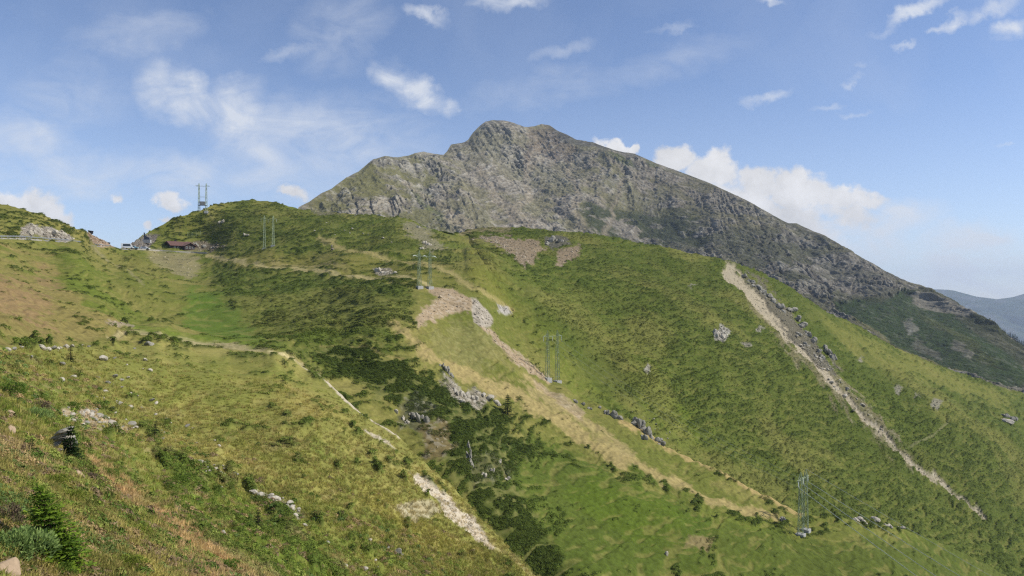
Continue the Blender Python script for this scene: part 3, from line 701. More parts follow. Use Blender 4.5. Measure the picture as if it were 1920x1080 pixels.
# far ridge
PXE = np.arange(1480, 2300, 2.5); NE = 130
PYe, Ye = layer(SE, line([(1400,760),(2300,760)]), E_TOP, PXE, NE)
Ze = ZZ(PYe, Ye); Ye2 = np.array([Ye[-1] + a for a in (150, 700, 1600)]); Ze2 = np.array([Ze[-1] - a for a in (40, 260, 700)])
EY = np.concatenate([Ye, Ye2]); EZ = np.concatenate([Ze, Ze2]); EX = (PXE[None] - CX) / F * EY
ex, ey, ez = EX.astype(f32), EY.astype(f32), EZ.astype(f32)
er = ridged(fbm2((ex + .4 * ez) / 420, ez / 1500, 125, 4)); en = fbm3(ex / 160, ey / 160, ez / 120, 135, 5, .6)
CE = np.empty(EY.shape + (3,), f32); CE[:] = lin(80,92,64,ALB)
CE = mix(CE, lin(112,112,108,ALB), sstep(.5, .62, en) * .7); CE = mix(CE, lin(56,74,46,ALB), sstep(.48, .36, en) * .8)
ef = np.ones(EY.shape, f32); ef[:NE] = (.1 + .9 * sstep(1., .8, np.linspace(0, 1, NE)))[:, None]; ef[NE:] = .1
ed = ((er - .6) * 260 + (en - .5) * 150) * ef
o = link('distant_ridge', grid_mesh('distant_ridge', EX, EY - ed * .8, EZ + ed * .35, CE, {'rock': en}), terrain_mat('distant_ridge', (.01, .06), .25, 8)); tag(o, kind='structure')
print('far', time.time() - T0)

#@@OBJ_BEGIN
# ------------------------------------------------------------------ scattered cover (grass, heath, gravel): uncountable, one object each
NR = np.random.RandomState(11)
def cover_mat(name, var=.3, transl=.3, rough=.85):
    m = bpy.data.materials.new(name); m.use_nodes = True
    nt = NT(m.node_tree); b = m.node_tree.nodes['Principled BSDF']; out = m.node_tree.nodes['Material Output']
    at = nt.new('ShaderNodeAttribute'); at.attribute_type = 'INSTANCER'; at.attribute_name = 'tone'
    tc = nt.new('ShaderNodeTexCoord'); n = nt.noise(tc.outputs['Object'], 6.0, 4, .6)
    vm = nt.new('ShaderNodeVectorMath', operation='SCALE'); nt.link(at.outputs['Color'], vm.inputs[0]); nt.link(nt.maprange(n, .3, .7, 1 - var, 1 + var), vm.inputs['Scale'])
    nt.link(vm.outputs[0], b.inputs['Base Color']); b.inputs['Roughness'].default_value = rough; b.inputs['Specular IOR Level'].default_value = .1
    if transl:
        tr = nt.new('ShaderNodeBsdfTranslucent'); nt.link(vm.outputs[0], tr.inputs['Color'])
        mx_ = nt.new('ShaderNodeMixShader'); mx_.inputs[0].default_value = transl
        nt.link(b.outputs[0], mx_.inputs[1]); nt.link(tr.outputs[0], mx_.inputs[2]); nt.link(mx_.outputs[0], out.inputs['Surface'])
    return m

def pydata(name, V, Fc, mat=None, smooth=False):
    me = bpy.data.meshes.new(name); me.from_pydata([tuple(v) for v in V], [], [tuple(f) for f in Fc]); me.update()
    if smooth: me.polygons.foreach_set('use_smooth', np.ones(len(me.polygons), bool))
    if mat: me.materials.append(mat)
    return me

def tuft_mesh(name, n, h, spread, w, mat, seed):
    r = random.Random(seed); V = []; Fc = []
    for i in range(n):
        a = r.uniform(0, 6.283); q = r.random() ** .5 * spread * .5
        x, y = q * math.cos(a), q * math.sin(a); b = a + r.uniform(-1, 1)
        hh = h * r.uniform(.55, 1.1); ln = hh * r.uniform(.15, .6)
        t = r.uniform(0, 3.14); wx, wy = w * math.cos(t), w * math.sin(t)
        k = len(V)
        mxx, myy = x + ln * .35 * math.cos(b), y + ln * .35 * math.sin(b)
        V += [(x - wx, y - wy, -.05), (x + wx, y + wy, -.05), (mxx + wx * .8, myy + wy * .8, hh * .6), (mxx - wx * .8, myy - wy * .8, hh * .6), (x + ln * math.cos(b), y + ln * math.sin(b), hh)]
        Fc += [(k, k + 1, k + 2, k + 3), (k + 3, k + 2, k + 4)]
    return pydata(name, V, Fc, mat)

def clump_mesh(name, n, R, H, s, mat, seed):
    """low cushion of leafy twigs"""
    r = random.Random(seed); V = []; Fc = []
    for i in range(n):
        a = r.uniform(0, 6.283); q = r.random() ** .5
        lump = .8 + .25 * math.sin(3 * a + seed) * q
        x, y = R * q * math.cos(a) * lump, R * q * math.sin(a) * lump
        z = H * max(0, 1 - q * q) ** .6 * r.uniform(.55, 1.05)
        d = Vector((x / R + r.uniform(-.5, .5), y / R + r.uniform(-.5, .5), .7 + r.uniform(-.4, .5))).normalized()
        u = d.orthogonal().normalized(); u.rotate(Quaternion(d, r.uniform(0, 6.28))); w = d.cross(u)
        ss = s * r.uniform(.6, 1.3); c = Vector((x, y, z)); k = len(V)
        V += [c - u * ss * .5, c + w * ss * .35 + d * ss * .1, c + u * ss * .6 + d * ss * .25, c - w * ss * .35 + d * ss * .1]
        Fc.append((k, k + 1, k + 2, k + 3))
    return pydata(name, V, Fc, mat)

def rock_mesh(name, seed, sx=1., sy=1., sz=1., mat=None, sub=3, planes=11, rough=.06):
    """angular stone: a ball cut by random cleavage planes"""
    r = random.Random(seed)
    bm = bmesh.new(); bmesh.ops.create_icosphere(bm, subdivisions=sub, radius=1.0)
    N = [Vector((r.gauss(0, 1), r.gauss(0, 1), r.gauss(0, .8))).normalized() for _ in range(planes)]
    H = [r.uniform(.5, .9) for _ in N]
    P = np.array([v.co[:] for v in bm.verts], f32) * 2.3 + seed * 3.1
    nz = n3(P[:, 0], P[:, 1], P[:, 2], seed) - .5; nz2 = n3(P[:, 0] * 3, P[:, 1] * 3, P[:, 2] * 3, seed + 1) - .5
    for i, v in enumerate(bm.verts):
        d = v.co.normalized(); rad = 1.0
        for n, h in zip(N, H):
            c = d.dot(n)
            if c > .05: rad = min(rad, h / c)
        rad *= 1 + rough * 2 * nz[i] + rough * 1.5 * nz2[i]
        v.co = Vector((d.x * rad * sx, d.y * rad * sy, d.z * rad * sz))
    me = bpy.data.meshes.new(name); bm.to_mesh(me); bm.free()
    if mat: me.materials.append(mat)
    return me

def scatter(name, bases, pts, rots, scl, tones, which):
    me = bpy.data.meshes.new(name); n = len(pts)
    me.vertices.add(n); me.vertices.foreach_set('co', np.asarray(pts, f32).reshape(-1))
    for k, v, t in (('turn', rots, 'FLOAT_VECTOR'), ('size', scl, 'FLOAT_VECTOR')):
        a = me.attributes.new(k, t, 'POINT'); a.data.foreach_set('vector', np.asarray(v, f32).reshape(-1))
    a = me.attributes.new('tone', 'FLOAT_COLOR', 'POINT'); a.data.foreach_set('color', np.c_[tones, np.ones(n)].astype(f32).reshape(-1))
    a = me.attributes.new('pick', 'INT', 'POINT'); a.data.foreach_set('value', np.asarray(which, np.int32))
    o = link(name, me); tag(o, kind='stuff')
    ng = bpy.data.node_groups.new(name, 'GeometryNodeTree')
    ng.interface.new_socket('Geometry', in_out='INPUT', socket_type='NodeSocketGeometry'); ng.interface.new_socket('Geometry', in_out='OUTPUT', socket_type='NodeSocketGeometry')
    gi = ng.nodes.new('NodeGroupInput'); go = ng.nodes.new('NodeGroupOutput'); jn = ng.nodes.new('GeometryNodeJoinGeometry')
    def named(k, t):
        q = ng.nodes.new('GeometryNodeInputNamedAttribute'); q.data_type = t; q.inputs['Name'].default_value = k; return q.outputs['Attribute']
    tr, ts, tp = named('turn', 'FLOAT_VECTOR'), named('size', 'FLOAT_VECTOR'), named('pick', 'INT')
    for i, bme in enumerate(bases):
        bo = bpy.data.objects.new(name + '_sprig', bme)
        oi = ng.nodes.new('GeometryNodeObjectInfo'); oi.inputs['Object'].default_value = bo; oi.inputs['As Instance'].default_value = True
        ip = ng.nodes.new('GeometryNodeInstanceOnPoints'); cmp_ = ng.nodes.new('FunctionNodeCompare'); cmp_.data_type = 'INT'; cmp_.operation = 'EQUAL'
        ng.links.new(tp, cmp_.inputs[2]); cmp_.inputs[3].default_value = i
        er_ = ng.nodes.new('FunctionNodeEulerToRotation'); ng.links.new(tr, er_.inputs[0])
        ng.links.new(gi.outputs[0], ip.inputs['Points']); ng.links.new(cmp_.outputs[0], ip.inputs['Selection']); ng.links.new(oi.outputs['Geometry'], ip.inputs['Instance'])
        ng.links.new(er_.outputs[0], ip.inputs['Rotation']); ng.links.new(ts, ip.inputs['Scale']); ng.links.new(ip.outputs[0], jn.inputs[0])
    ng.links.new(jn.outputs[0], go.inputs[0])
    md = o.modifiers.new('cover', 'NODES'); md.node_group = ng
    return o

inview = (GPX > -60) & (GPX < 1980) & (GPY < 1130) & (LAY != .5) & (LAY != 1.5) & (LAY < 3)
# never plant behind a crest that hides it
def pick(weight, n):
    w = (weight * inview).ravel().astype(np.float64); tot = w.sum()
    n = min(n, int((w > 0).sum()))
    c = np.cumsum(w) / tot
    i = np.unique(np.searchsorted(c, NR.rand(n)))
    return np.minimum(i, len(c) - 1)
GXf, GYf, GZf, Cf = GX.ravel(), GY.ravel(), GZ2.ravel(), C.reshape(-1, 3)
def jitter(i):
    s = GYf[i] * STEP / F
    return np.stack([GXf[i] + (NR.rand(len(i)) - .5) * s, GYf[i] + (NR.rand(len(i)) - .5) * s * .5, GZf[i]], 1)

M_GRASS = cover_mat('grass_blades', .25, .35); M_HEATH = cover_mat('heath_leaves', .3, .2); M_GRAVEL = cover_mat('gravel_stone', .2, 0)
tufts = [tuft_mesh('grass_tuft', 26, .30, .34, .012, M_GRASS, k) for k in range(3)]
i = pick(isA * (1 - np.clip(RK * 1.3, 0, 1)) * sstep(150, 60, y32) * (.35 + .65 * sstep(40, 100, y32) + sstep(40, 14, y32) * .4), 30000)
n = len(i)
tone = Cf[i] * NR.uniform(1.1, 2.1, (n, 1)); dry = NR.rand(n) < .35
tone[dry] = tone[dry] * .4 + np.array(lin(206, 184, 116, ALB)) * .7 * NR.uniform(.8, 1.4, (dry.sum(), 1))
sz = NR.uniform(.6, 1.25, n) * np.clip(.55 + GYf[i] / 120, .55, 1.2)
scatter('meadow_grass', tufts, jitter(i), np.c_[NR.uniform(-.25, .25, (n, 2)), NR.uniform(0, 6.28, n)], np.c_[sz * 1.1, sz * 1.1, sz * NR.uniform(.45, 1.0, n)], tone, NR.randint(0, 3, n))

clumps = [clump_mesh('heath_clump', 90, .62, .42, .17, M_HEATH, k) for k in range(3)]
i = pick((SHMASK ** 1.5 * (1 + .6 * isA + .8 * isB) + .25 * sstep(.3, .5, SHR) * CW) * sstep(14, 40, y32) * (1 - RK), 110000)
n = len(i)
g_ = NR.rand(n, 1)
tone = ((np.array(SHRUB) * (1 - g_) + np.array(lin(118, 132, 54, ALB)) * g_) * .75 + Cf[i] * .35) * NR.uniform(.8, 1.4, (n, 1)) * 1.6
yy = GYf[i]
sz = NR.uniform(.5, 1.1, n) * np.clip(.28 + yy / 270, .33, 1.0)
farw = np.maximum(sstep(150, 230, yy) * CW.ravel()[i], .6 * sstep(120, 190, yy))[:, None]
tone = tone * (1 - farw) + (tone * .35 + Cf[i] * .85) * 1.1 * farw
sz = sz * (1 - .35 * farw[:, 0])
tone = tone * (1 - .34 * sstep(.65, .9, SHR.ravel()[i]))[:, None]  # gully shade put into the tone: clumps darker in dense zones
P_ = [jitter(i) - np.c_[np.zeros((n, 2)), sz * .06]]; R_ = [np.c_[NR.uniform(-.2, .2, (n, 2)), np.where(yy > 110, NR.normal(-.1, .35, n), NR.uniform(0, 6.28, n))]]
S_ = [np.c_[sz * np.where(yy > 150, 1.6, 1.25), sz, sz * NR.uniform(.6, 1.15, n) * np.where(yy > 150, .85, 1)]]; T_ = [tone]
# mixed cushions of the near slope: bilberry, alpenrose, dry heather
i = pick(isA * sstep(90, 30, y32) * (1 - RK) * sstep(.46, .60, fbm2(x32 / 2.6, y32 / 2.6, 83, 4, .65)), 6500); n = len(i); yy = GYf[i]
pal = np.array([lin(128,146,58,.8), lin(150,160,78,.8), lin(96,120,50,.8), lin(150,128,98,.8), lin(176,150,104,.8), lin(110,132,70,.8)]); sz = NR.uniform(.2, .55, n) * np.clip(.6 + yy / 90, .6, 1.4)
T_.append(pal[np.clip((fbm2(GXf[i] / 2.0, GYf[i] / 2.0, 87, 2) * 9 + NR.rand(n) * 1.6 - 2.2).astype(int), 0, 5)] * NR.uniform(.75, 1.3, (n, 1)))
P_.append(jitter(i) - np.c_[np.zeros((n, 2)), sz * .05]); R_.append(np.c_[NR.uniform(-.2, .2, (n, 2)), NR.uniform(0, 6.28, n)]); S_.append(np.c_[sz, sz, sz * NR.uniform(.6, 1.2, n)])
tone = np.concatenate(T_); scatter('heath_cover', clumps, np.concatenate(P_), np.concatenate(R_), np.concatenate(S_), tone, NR.randint(0, 3, len(tone)))

M_ROCKV = None
chips = [rock_mesh('gravel_chip', 40 + k, 1, .8, .55, M_GRAVEL, 1, 8, .05) for k in range(3)]
i = pick(sstep(.3, .8, RK) * (sstep(15, 60, y32)), 16000)
n = len(i); yy = GYf[i]
sz = NR.gamma(2.0, .5, n) * np.clip(yy / 240, .12, 1.2) * .22
tone = (np.array(lin(206, 194, 170, ALB)) * .4 + Cf[i] * .75) * NR.uniform(.75, 1.25, (n, 1))
scatter('gravel', chips, jitter(i), NR.uniform(-.6, .6, (n, 3)) + np.c_[np.zeros((n, 2)), NR.uniform(0, 6.28, n)], np.c_[sz, sz, sz], tone, NR.randint(0, 3, n))
print('cover', time.time() - T0)

# ------------------------------------------------------------------ bar and box collector
class MB:
    def __init__(s): s.V = []; s.F = []
    def add(s, V, Fc):
        k = len(s.V); s.V += [tuple(v) for v in V]; s.F += [tuple(k + q for q in f) for f in Fc]
    def box(s, c, d, M=None):
        x, y, z = (q / 2 for q in d)
        V = [Vector((a * x, b * y, e * z)) for e in (-1, 1) for b in (-1, 1) for a in (-1, 1)]
        if M is not None: V = [M @ v for v in V]
        c = Vector(c); s.add([v + c for v in V], [(0, 2, 3, 1), (4, 5, 7, 6), (0, 1, 5, 4), (2, 6, 7, 3), (0, 4, 6, 2), (1, 3, 7, 5)])
    def bar(s, a, b, r, n=4, r2=None, caps=True):
        a, b = Vector(a), Vector(b); d = (b - a).normalized(); u = d.orthogonal().normalized(); w = d.cross(u); r2 = r if r2 is None else r2
        V = []
        for p, q in ((a, r), (b, r2)):
            for i in range(n):
                t = 2 * math.pi * (i + .5) / n; V.append(p + u * q * math.cos(t) + w * q * math.sin(t))
        Fc = [(i, (i + 1) % n, n + (i + 1) % n, n + i) for i in range(n)]
        if caps: Fc += [tuple(range(n - 1, -1, -1)), tuple(range(n, 2 * n))]
        s.add(V, Fc)
    def tube(s, pts, r, n=6):
        pts = [Vector(p) for p in pts]; V = []; Fc = []
        for i, p in enumerate(pts):
            d = (pts[min(i + 1, len(pts) - 1)] - pts[max(i - 1, 0)]).normalized()
            u = d.cross(Vector((0, 0, 1))); u = u.normalized() if u.length > 1e-4 else Vector((1, 0, 0)); w = d.cross(u)
            rr_ = r[i] if isinstance(r, (list, tuple)) else r
            for k in range(n):
                t = 2 * math.pi * k / n; V.append(p + u * rr_ * math.cos(t) + w * rr_ * math.sin(t))
        for i in range(len(pts) - 1):
            for k in range(n): Fc.append((i * n + k, i * n + (k + 1) % n, (i + 1) * n + (k + 1) % n, (i + 1) * n + k))
        Fc += [tuple(range(n - 1, -1, -1)), tuple(range((len(pts) - 1) * n, len(pts) * n))]
        s.add(V, Fc)
    def prism(s, prof, y0, y1, ax='y'):
        """extrude a closed outline (a, z) from y0 to y1"""
        n = len(prof); V = []
        for y in (y0, y1):
            for a, z in prof: V.append((a, y, z) if ax == 'y' else (y, a, z))
        s.add(V, [tuple(range(n)), tuple(range(2 * n - 1, n - 1, -1))] + [(i, n + i, n + (i + 1) % n, (i + 1) % n) for i in range(n)])
    def build(s, name, mat, parent=None, smooth=False, loc=None):
        me = pydata(name, s.V, s.F, mat, smooth)
        bm = bmesh.new(); bm.from_mesh(me); bmesh.ops.recalc_face_normals(bm, faces=bm.faces); bm.to_mesh(me); bm.free()
        if smooth: me.polygons.foreach_set('use_smooth', np.ones(len(me.polygons), bool))
        return link(name, me, None, parent, loc)

# ------------------------------------------------------------------ pylons
M_STEEL = surf_mat('painted_lattice_steel', lin(176, 190, 150, .7), .25, 1.5, 0, None, .6, .0, tint=(lin(120, 128, 118, .6), .4))
M_GLASS = surf_mat('insulator_glass', lin(235, 240, 238, .85), .05, 3, 0, None, .25, 0, spec=.6)
M_CONC = surf_mat('footing_concrete', lin(206, 204, 196, .62), .2, 2.5, .4, 12, .9)
M_DARK = surf_mat('dark_metal', lin(58, 60, 66, .6), .2, 3, .05, 20, .6)
M_LITEBOX = surf_mat('grey_enclosure', lin(160, 160, 156, .6), .15, 2, .05, 20, .6)
M_WIRE = surf_mat('aluminium_wire', lin(214, 218, 206, .75), .05, 1, 0, None, .45, .0, spec=.5)

def mast(mb, x, y, z0, z1, wb, wt, r):
    H = z1 - z0; npan = max(6, int(H / 1.15))
    def cn(k, z):
        w = wb + (wt - wb) * (z - z0) / H
        return Vector((x + (w if k in (1, 2) else -w), y + (w if k in (2, 3) else -w), z))
    for k in range(4): mb.bar(cn(k, z0 - .1), cn(k, z1), r)
    for p in range(npan):
        a, b = z0 + H * p / npan, z0 + H * (p + 1) / npan
        for k in range(4):
            k2 = (k + 1) % 4
            if p % 2: mb.bar(cn(k, a), cn(k2, b), r * .7)
            else: mb.bar(cn(k2, a), cn(k, b), r * .7)
            if p % 3 == 0: mb.bar(cn(k, b), cn(k2, b), r * .6)
    tip = Vector((x, y, z1 + .9))
    for k in range(4): mb.bar(cn(k, z1), tip, r * .8)

PYL = []
def pylon(px, py, top_py, sep, ang, tension, label, box=False):
    c = hit(px, py, 1); Y = c.y; topz = (HY - top_py) / F * Y - .9
    root = empty('lattice_pylon', c, math.radians(ang)); tag(root, label, 'pylon', 'twin mast pylons of the power line crossing the slope')
    ca, sa = math.cos(math.radians(ang)), math.sin(math.radians(ang))
    arm = topz - c.z - .9
    for s in (-1, 1):
        x = s * sep / 2
        gz = ground_at(c.x + ca * x, c.y + sa * x) - c.z
        m = MB(); mast(m, x, 0, gz + .55, topz - c.z, .52, .24, .068); m.build('mast', M_STEEL, root)
        f = MB(); f.box((x, 0, gz - .1), (1.9, 1.9, 1.4)); o = f.build('footing', M_CONC, root)
    a = MB(); e = sep / 2 + 1.75
    for q in (-.2, .2):
        a.bar((-e, q, arm), (e, q, arm), .06); a.bar((-e, q, arm), (-sep / 2, q, arm + .7), .035); a.bar((e, q, arm), (sep / 2, q, arm + .7), .035)
    a.bar((-e, -.2, arm), (-e, .2, arm), .05); a.bar((e, -.2, arm), (e, .2, arm), .05)
    for k in range(9): 
        x0 = -e + 2 * e * k / 9; x1 = -e + 2 * e * (k + 1) / 9
        a.bar((x0, -.2 if k % 2 else .2, arm), (x1, .2 if k % 2 else -.2, arm), .03)
    a.build('crossarm', M_STEEL, root)
    ins = []
    for x in (-e + .12, 0, e - .12):
        g_ = MB()
        if tension:
            pts = [(x - .1, -1.5 + 3.0 * k / 10, arm - .15 - .55 * math.sin(math.pi * k / 10)) for k in range(11)]
            g_.tube([(x - .75, -.1, arm - .12), (x - .45, -.1, arm + .12), (x, -.1, arm + .18), (x + .45, -.1, arm + .05), (x + .8, -.1, arm - .3)], .085, 6)
        else:
            for k in range(9): g_.bar((x, 0, arm - .15 - .14 * k), (x, 0, arm - .22 - .14 * k), .13, 8, .06)
            g_.bar((x, 0, arm), (x, 0, arm - 1.5), .04)
        g_.build('insulator', M_GLASS, root)
        zz = arm - (.1 if tension else 1.5)
        ins.append(Vector((c.x + ca * x, c.y + sa * x, c.z + zz)))
    if box:
        b = MB(); gzz = ground_at(c.x, c.y) - c.z
        b.box((-.1, 0, gzz + 4.0), (sep - 1.2, 1.6, 2.0)); o = b.build('transformer_cabinet', M_LITEBOX, root)
        p = MB(); p.box((-.1, 0, gzz + 2.9), (sep + .6, 1.9, .14)); p.box((-sep / 2 + .5, 0, gzz + 4.0), (.14, 1.68, 2.06)); p.build('platform_shade_plate', M_DARK, root)  # deck, plus a dark plate painting shade on the cabinet's left end
        q = MB()
        for yq in (-.3, .3): q.bar((-sep / 2, yq, gzz + 7.6), (sep / 2, yq, gzz + 7.6), .06)
        q.build('cross_brace', M_STEEL, root)
    PYL.append((root, ins, [Vector((c.x + ca * s * sep / 2, c.y + sa * s * sep / 2, topz + .9)) for s in (-1, 1)]))

pylon(379, 396, 343, 3.9, 8, True, 'grey lattice pylon with a transformer cabinet, standing against the sky on the knoll', True)
pylon(505, 461, 404, 4.2, 4, False, 'thin green lattice pylon on the grass below the knoll top')
pylon(797, 552, 470, 4.0, 40, True, 'green lattice pylon with arched white insulators beside the pinkish gravel patch')
pylon(1037, 717, 619, 4.0, 40, False, 'green lattice pylon on two pale concrete footings halfway down the spur')
pylon(1506, 1003, 882, 4.0, 52, False, 'largest green lattice pylon near the lower right corner, bright wires leaving it')

def wire(a, b, sag, r, label, group):
    m = MB(); n = 28
    m.tube([a.lerp(b, k / n) - Vector((0, 0, sag * 4 * (k / n) * (1 - k / n))) for k in range(n + 1)], r, 5)
    tag(m.build('power_line', M_WIRE), label, 'power line', group)
p4, p5 = PYL[3], PYL[4]
ends = [(2010, 1290), (2070, 1290), (2150, 1290)]
for k, nm in enumerate(('nearest', 'middle', 'farthest')):
    wire(p4[1][k], p5[1][k], 2.2, .016, '%s of the three faint wires between the two lower pylons' % nm, 'wires between the two lower pylons')
    x, y = ends[k]; Yq = 128 + 1.2 * k
    wire(p5[1][k], Vector(((x - CX) / F * Yq, Yq, (HY - y) / F * Yq)), .4, .055, '%s of the three bright wires running down right from the lowest pylon' % nm, 'wires leaving the lowest pylon')
wire(p5[2][1], Vector(((2230 - CX) / F * 132, 132, (HY - 1290) / F * 132)), .3, .035, 'thin top wire running down right from the right mast tip of the lowest pylon', 'wires leaving the lowest pylon')
print('pylons', time.time() - T0)

# ------------------------------------------------------------------ road, parapet, guard rail
M_ROAD = surf_mat('asphalt', lin(170, 168, 164, .6), .15, 2, .2, 20, .9)
M_WALL = surf_mat('pale_parapet', lin(196, 190, 176, .62), .2, 1.2, .4, 6, .9)
M_RAIL = surf_mat('galvanised_rail', lin(186, 190, 190, .62), .12, 1, 0, None, .5, .3)
RD = [(-280,440),(-120,443),(0,447),(40,448),(80,450),(120,453.5),(150,457),(180,461),(205,464),(225,466),(250,467.5),(275,469),(300,470.5),(330,472.5),(360,474),(392,475)]
rp = [hit(x, y, 1) for x, y in RD]
V = []; Fc = []
for k, p in enumerate(rp):
    t = (rp[min(k + 1, len(rp) - 1)] - rp[max(k - 1, 0)]); t.z = 0; t.normalize(); nrm = Vector((-t.y, t.x, 0))
    z = max(p.z, ground_at(p.x, p.y)) + .06
    a = Vector((p.x, p.y, z)); b = a + nrm * 6.5
    V += [a - Vector((0, 0, .45)), a, b, b - Vector((0, 0, .45))]
for k in range(len(rp) - 1):
    q = 4 * k
    for j in range(3): Fc.append((q + j, q + 4 + j, q + 5 + j, q + 1 + j))
tag(link('road', pydata('road', V, Fc, M_ROAD)), kind='structure')
def road_edge(t, off=.1):
    """a point on the valley side edge of the road, t along it in picture columns"""
    x = t; y = float(np.interp(x, [q[0] for q in RD], [q[1] for q in RD])); j = int(np.searchsorted([q[0] for q in RD], x)) - 1; j = min(max(j, 0), len(rp) - 2)
    f = (x - RD[j][0]) / (RD[j + 1][0] - RD[j][0])
    a = V[4 * j + 1].lerp(V[4 * j + 5], f); b = V[4 * j + 2].lerp(V[4 * j + 6], f)
    return a + (b - a).normalized() * off
m = MB(); xs = np.linspace(252, 388, 24)
for a, b in zip(xs[:-1], xs[1:]):
    A, B = road_edge(a, .1), road_edge(b, .1); d = (B - A); L_ = d.length; M_ = Matrix.Rotation(math.atan2(d.y, d.x), 3, 'Z')
    m.box((A + B) / 2 + Vector((0, 0, .15)), (L_ * 1.0, .35, .75), M_)
tag(m.build('parapet_wall', M_WALL), 'long low pale parapet along the road edge in front of the hut', 'wall')
gr = empty('guard_rail', road_edge(0)); tag(gr, 'galvanised guard rail with many posts along the road at the left edge', 'guard rail')
base = gr.location.copy(); xs = np.linspace(-120, 212, 60); m = MB(); pts = [road_edge(x, .3) - base for x in xs]
for a, b in zip(pts[:-1], pts[1:]):
    for z in (.62, .82): m.bar(a + Vector((0, 0, z)), b + Vector((0, 0, z)), .07)
    m.box((a + b) / 2 + Vector((0, 0, .72)), ((b - a).length, .04, .3), Matrix.Rotation(math.atan2((b - a).y, (b - a).x), 3, 'Z'))
m.build('rail', M_RAIL, gr)
for p in pts[::2]:
    q = MB(); q.box(p + Vector((0, .1, .35)), (.12, .12, .95)); q.build('post', M_RAIL, gr)
w = MB(); xs = np.linspace(-60, 76, 12)
for a, b in zip(xs[:-1], xs[1:]):
    A, B = road_edge(a, -.25), road_edge(b, -.25); d = B - A
    w.box((A + B) / 2 - Vector((0, 0, .35)), (d.length, .4, .8), Matrix.Rotation(math.atan2(d.y, d.x), 3, 'Z'))
tag(w.build('retaining_wall', M_WALL), 'short white edge wall below the guard rail at the left edge of the photo', 'wall')

# ------------------------------------------------------------------ mountain hut
M_TIMBER = surf_mat('dark_weathered_timber', lin(82, 70, 64, .6), .3, 2.0, .3, 14, .85)
M_ROOF = surf_mat('red_brown_roof', lin(140, 108, 98, .5), .2, 2.2, .3, 10, .85, tint=(lin(140, 104, 96, .6), .5))
M_ROOFG = surf_mat('weathered_roof', lin(150, 118, 108, .62), .2, 2.2, .3, 10, .85)
M_PANE = surf_mat('window_pane', lin(60, 70, 84, .4), .1, 1, 0, None, .1, 0, spec=.6)
M_TRIM = surf_mat('white_trim', lin(214, 210, 200, .7), .1, 2, 0, None, .7)
hc = hit(318, 468, 1); hz = hc.z + .4
hut = empty('mountain_hut', (hc.x + .6, hc.y + 9.5, hz), math.radians(47)); tag(hut, 'dark timber mountain hut with red brown gabled roof beside the pass road', 'hut')
w = MB()
w.prism([(-4, -1.0), (4, -1.0), (4, 2.3), (0, 4.35), (-4, 2.3)], -5.5, 5.5, 'x')
w.prism([(-.2, -1.0), (5.5, -1.0), (5.5, 2.0), (2.65, 3.5), (-.2, 2.0)], -7.8, -3.9, 'y')
w.build('wall', M_TIMBER, hut)
def roof_slab(mb, prof, y0, y1, ax, th=.22):
    (a0, z0), (a1, z1), (a2, z2) = prof
    mb.prism([(a0, z0), (a1, z1), (a1, z1 + th), (a0, z0 + th)], y0, y1, ax)
    mb.prism([(a1, z1), (a2, z2), (a2, z2 + th), (a1, z1 + th)], y0, y1, ax)
r = MB(); roof_slab(r, [(-4.9, 1.9), (0, 4.4), (4.9, 1.9)], -6.6, 6.4, 'x'); rf = r.build('roof', M_ROOF, hut)
c = MB(); c.box((-1.5, .8, 4.7), (.8, .8, 1.2)); c.box((-1.5, .8, 5.34), (1.0, 1.0, .1)); c.build('chimney', M_DARK, rf)
r = MB(); roof_slab(r, [(-1.0, 1.63), (2.65, 3.56), (6.3, 1.63)], -8.6, -2.2, 'y', .2); r.build('wing_roof', M_ROOFG, hut)
def hole(name, c, d, mat, frame=True):
    q = MB(); q.box(c, d); o = q.build(name, mat, hut)
    if frame:
        fr = MB(); x, y, z = c; dx, dy, dz_ = d
        thin_x = dx < dy
        for s in (-1, 1):
            if thin_x:
                fr.box((x, y + s * dy / 2, z), (dx * 1.6, .1, dz_ + .1)); fr.box((x, y, z + s * dz_ / 2), (dx * 1.4, dy - .1, .1))
            else:
                fr.box((x + s * dx / 2, y, z), (.1, dy * 1.6, dz_ + .1)); fr.box((x, y, z + s * dz_ / 2), (dx - .1, dy * 1.4, .1))
        fr.build('frame', M_TRIM, o)
for x in (.9, 2.65, 4.4): hole('window', (x, -7.83, 1.0), (.9, .1, 1.0), M_PANE)
for y in (-1.8, 1.8): hole('window', (-5.53, y, 1.1), (.1, 1.0, 1.0), M_PANE)
hole('door', (-5.53, 0, .6), (.1, 1.1, 2.0), M_DARK)
for x in (-3.8, -2.0): hole('window', (x, -4.03, 1.1), (.9, .1, 1.0), M_PANE)

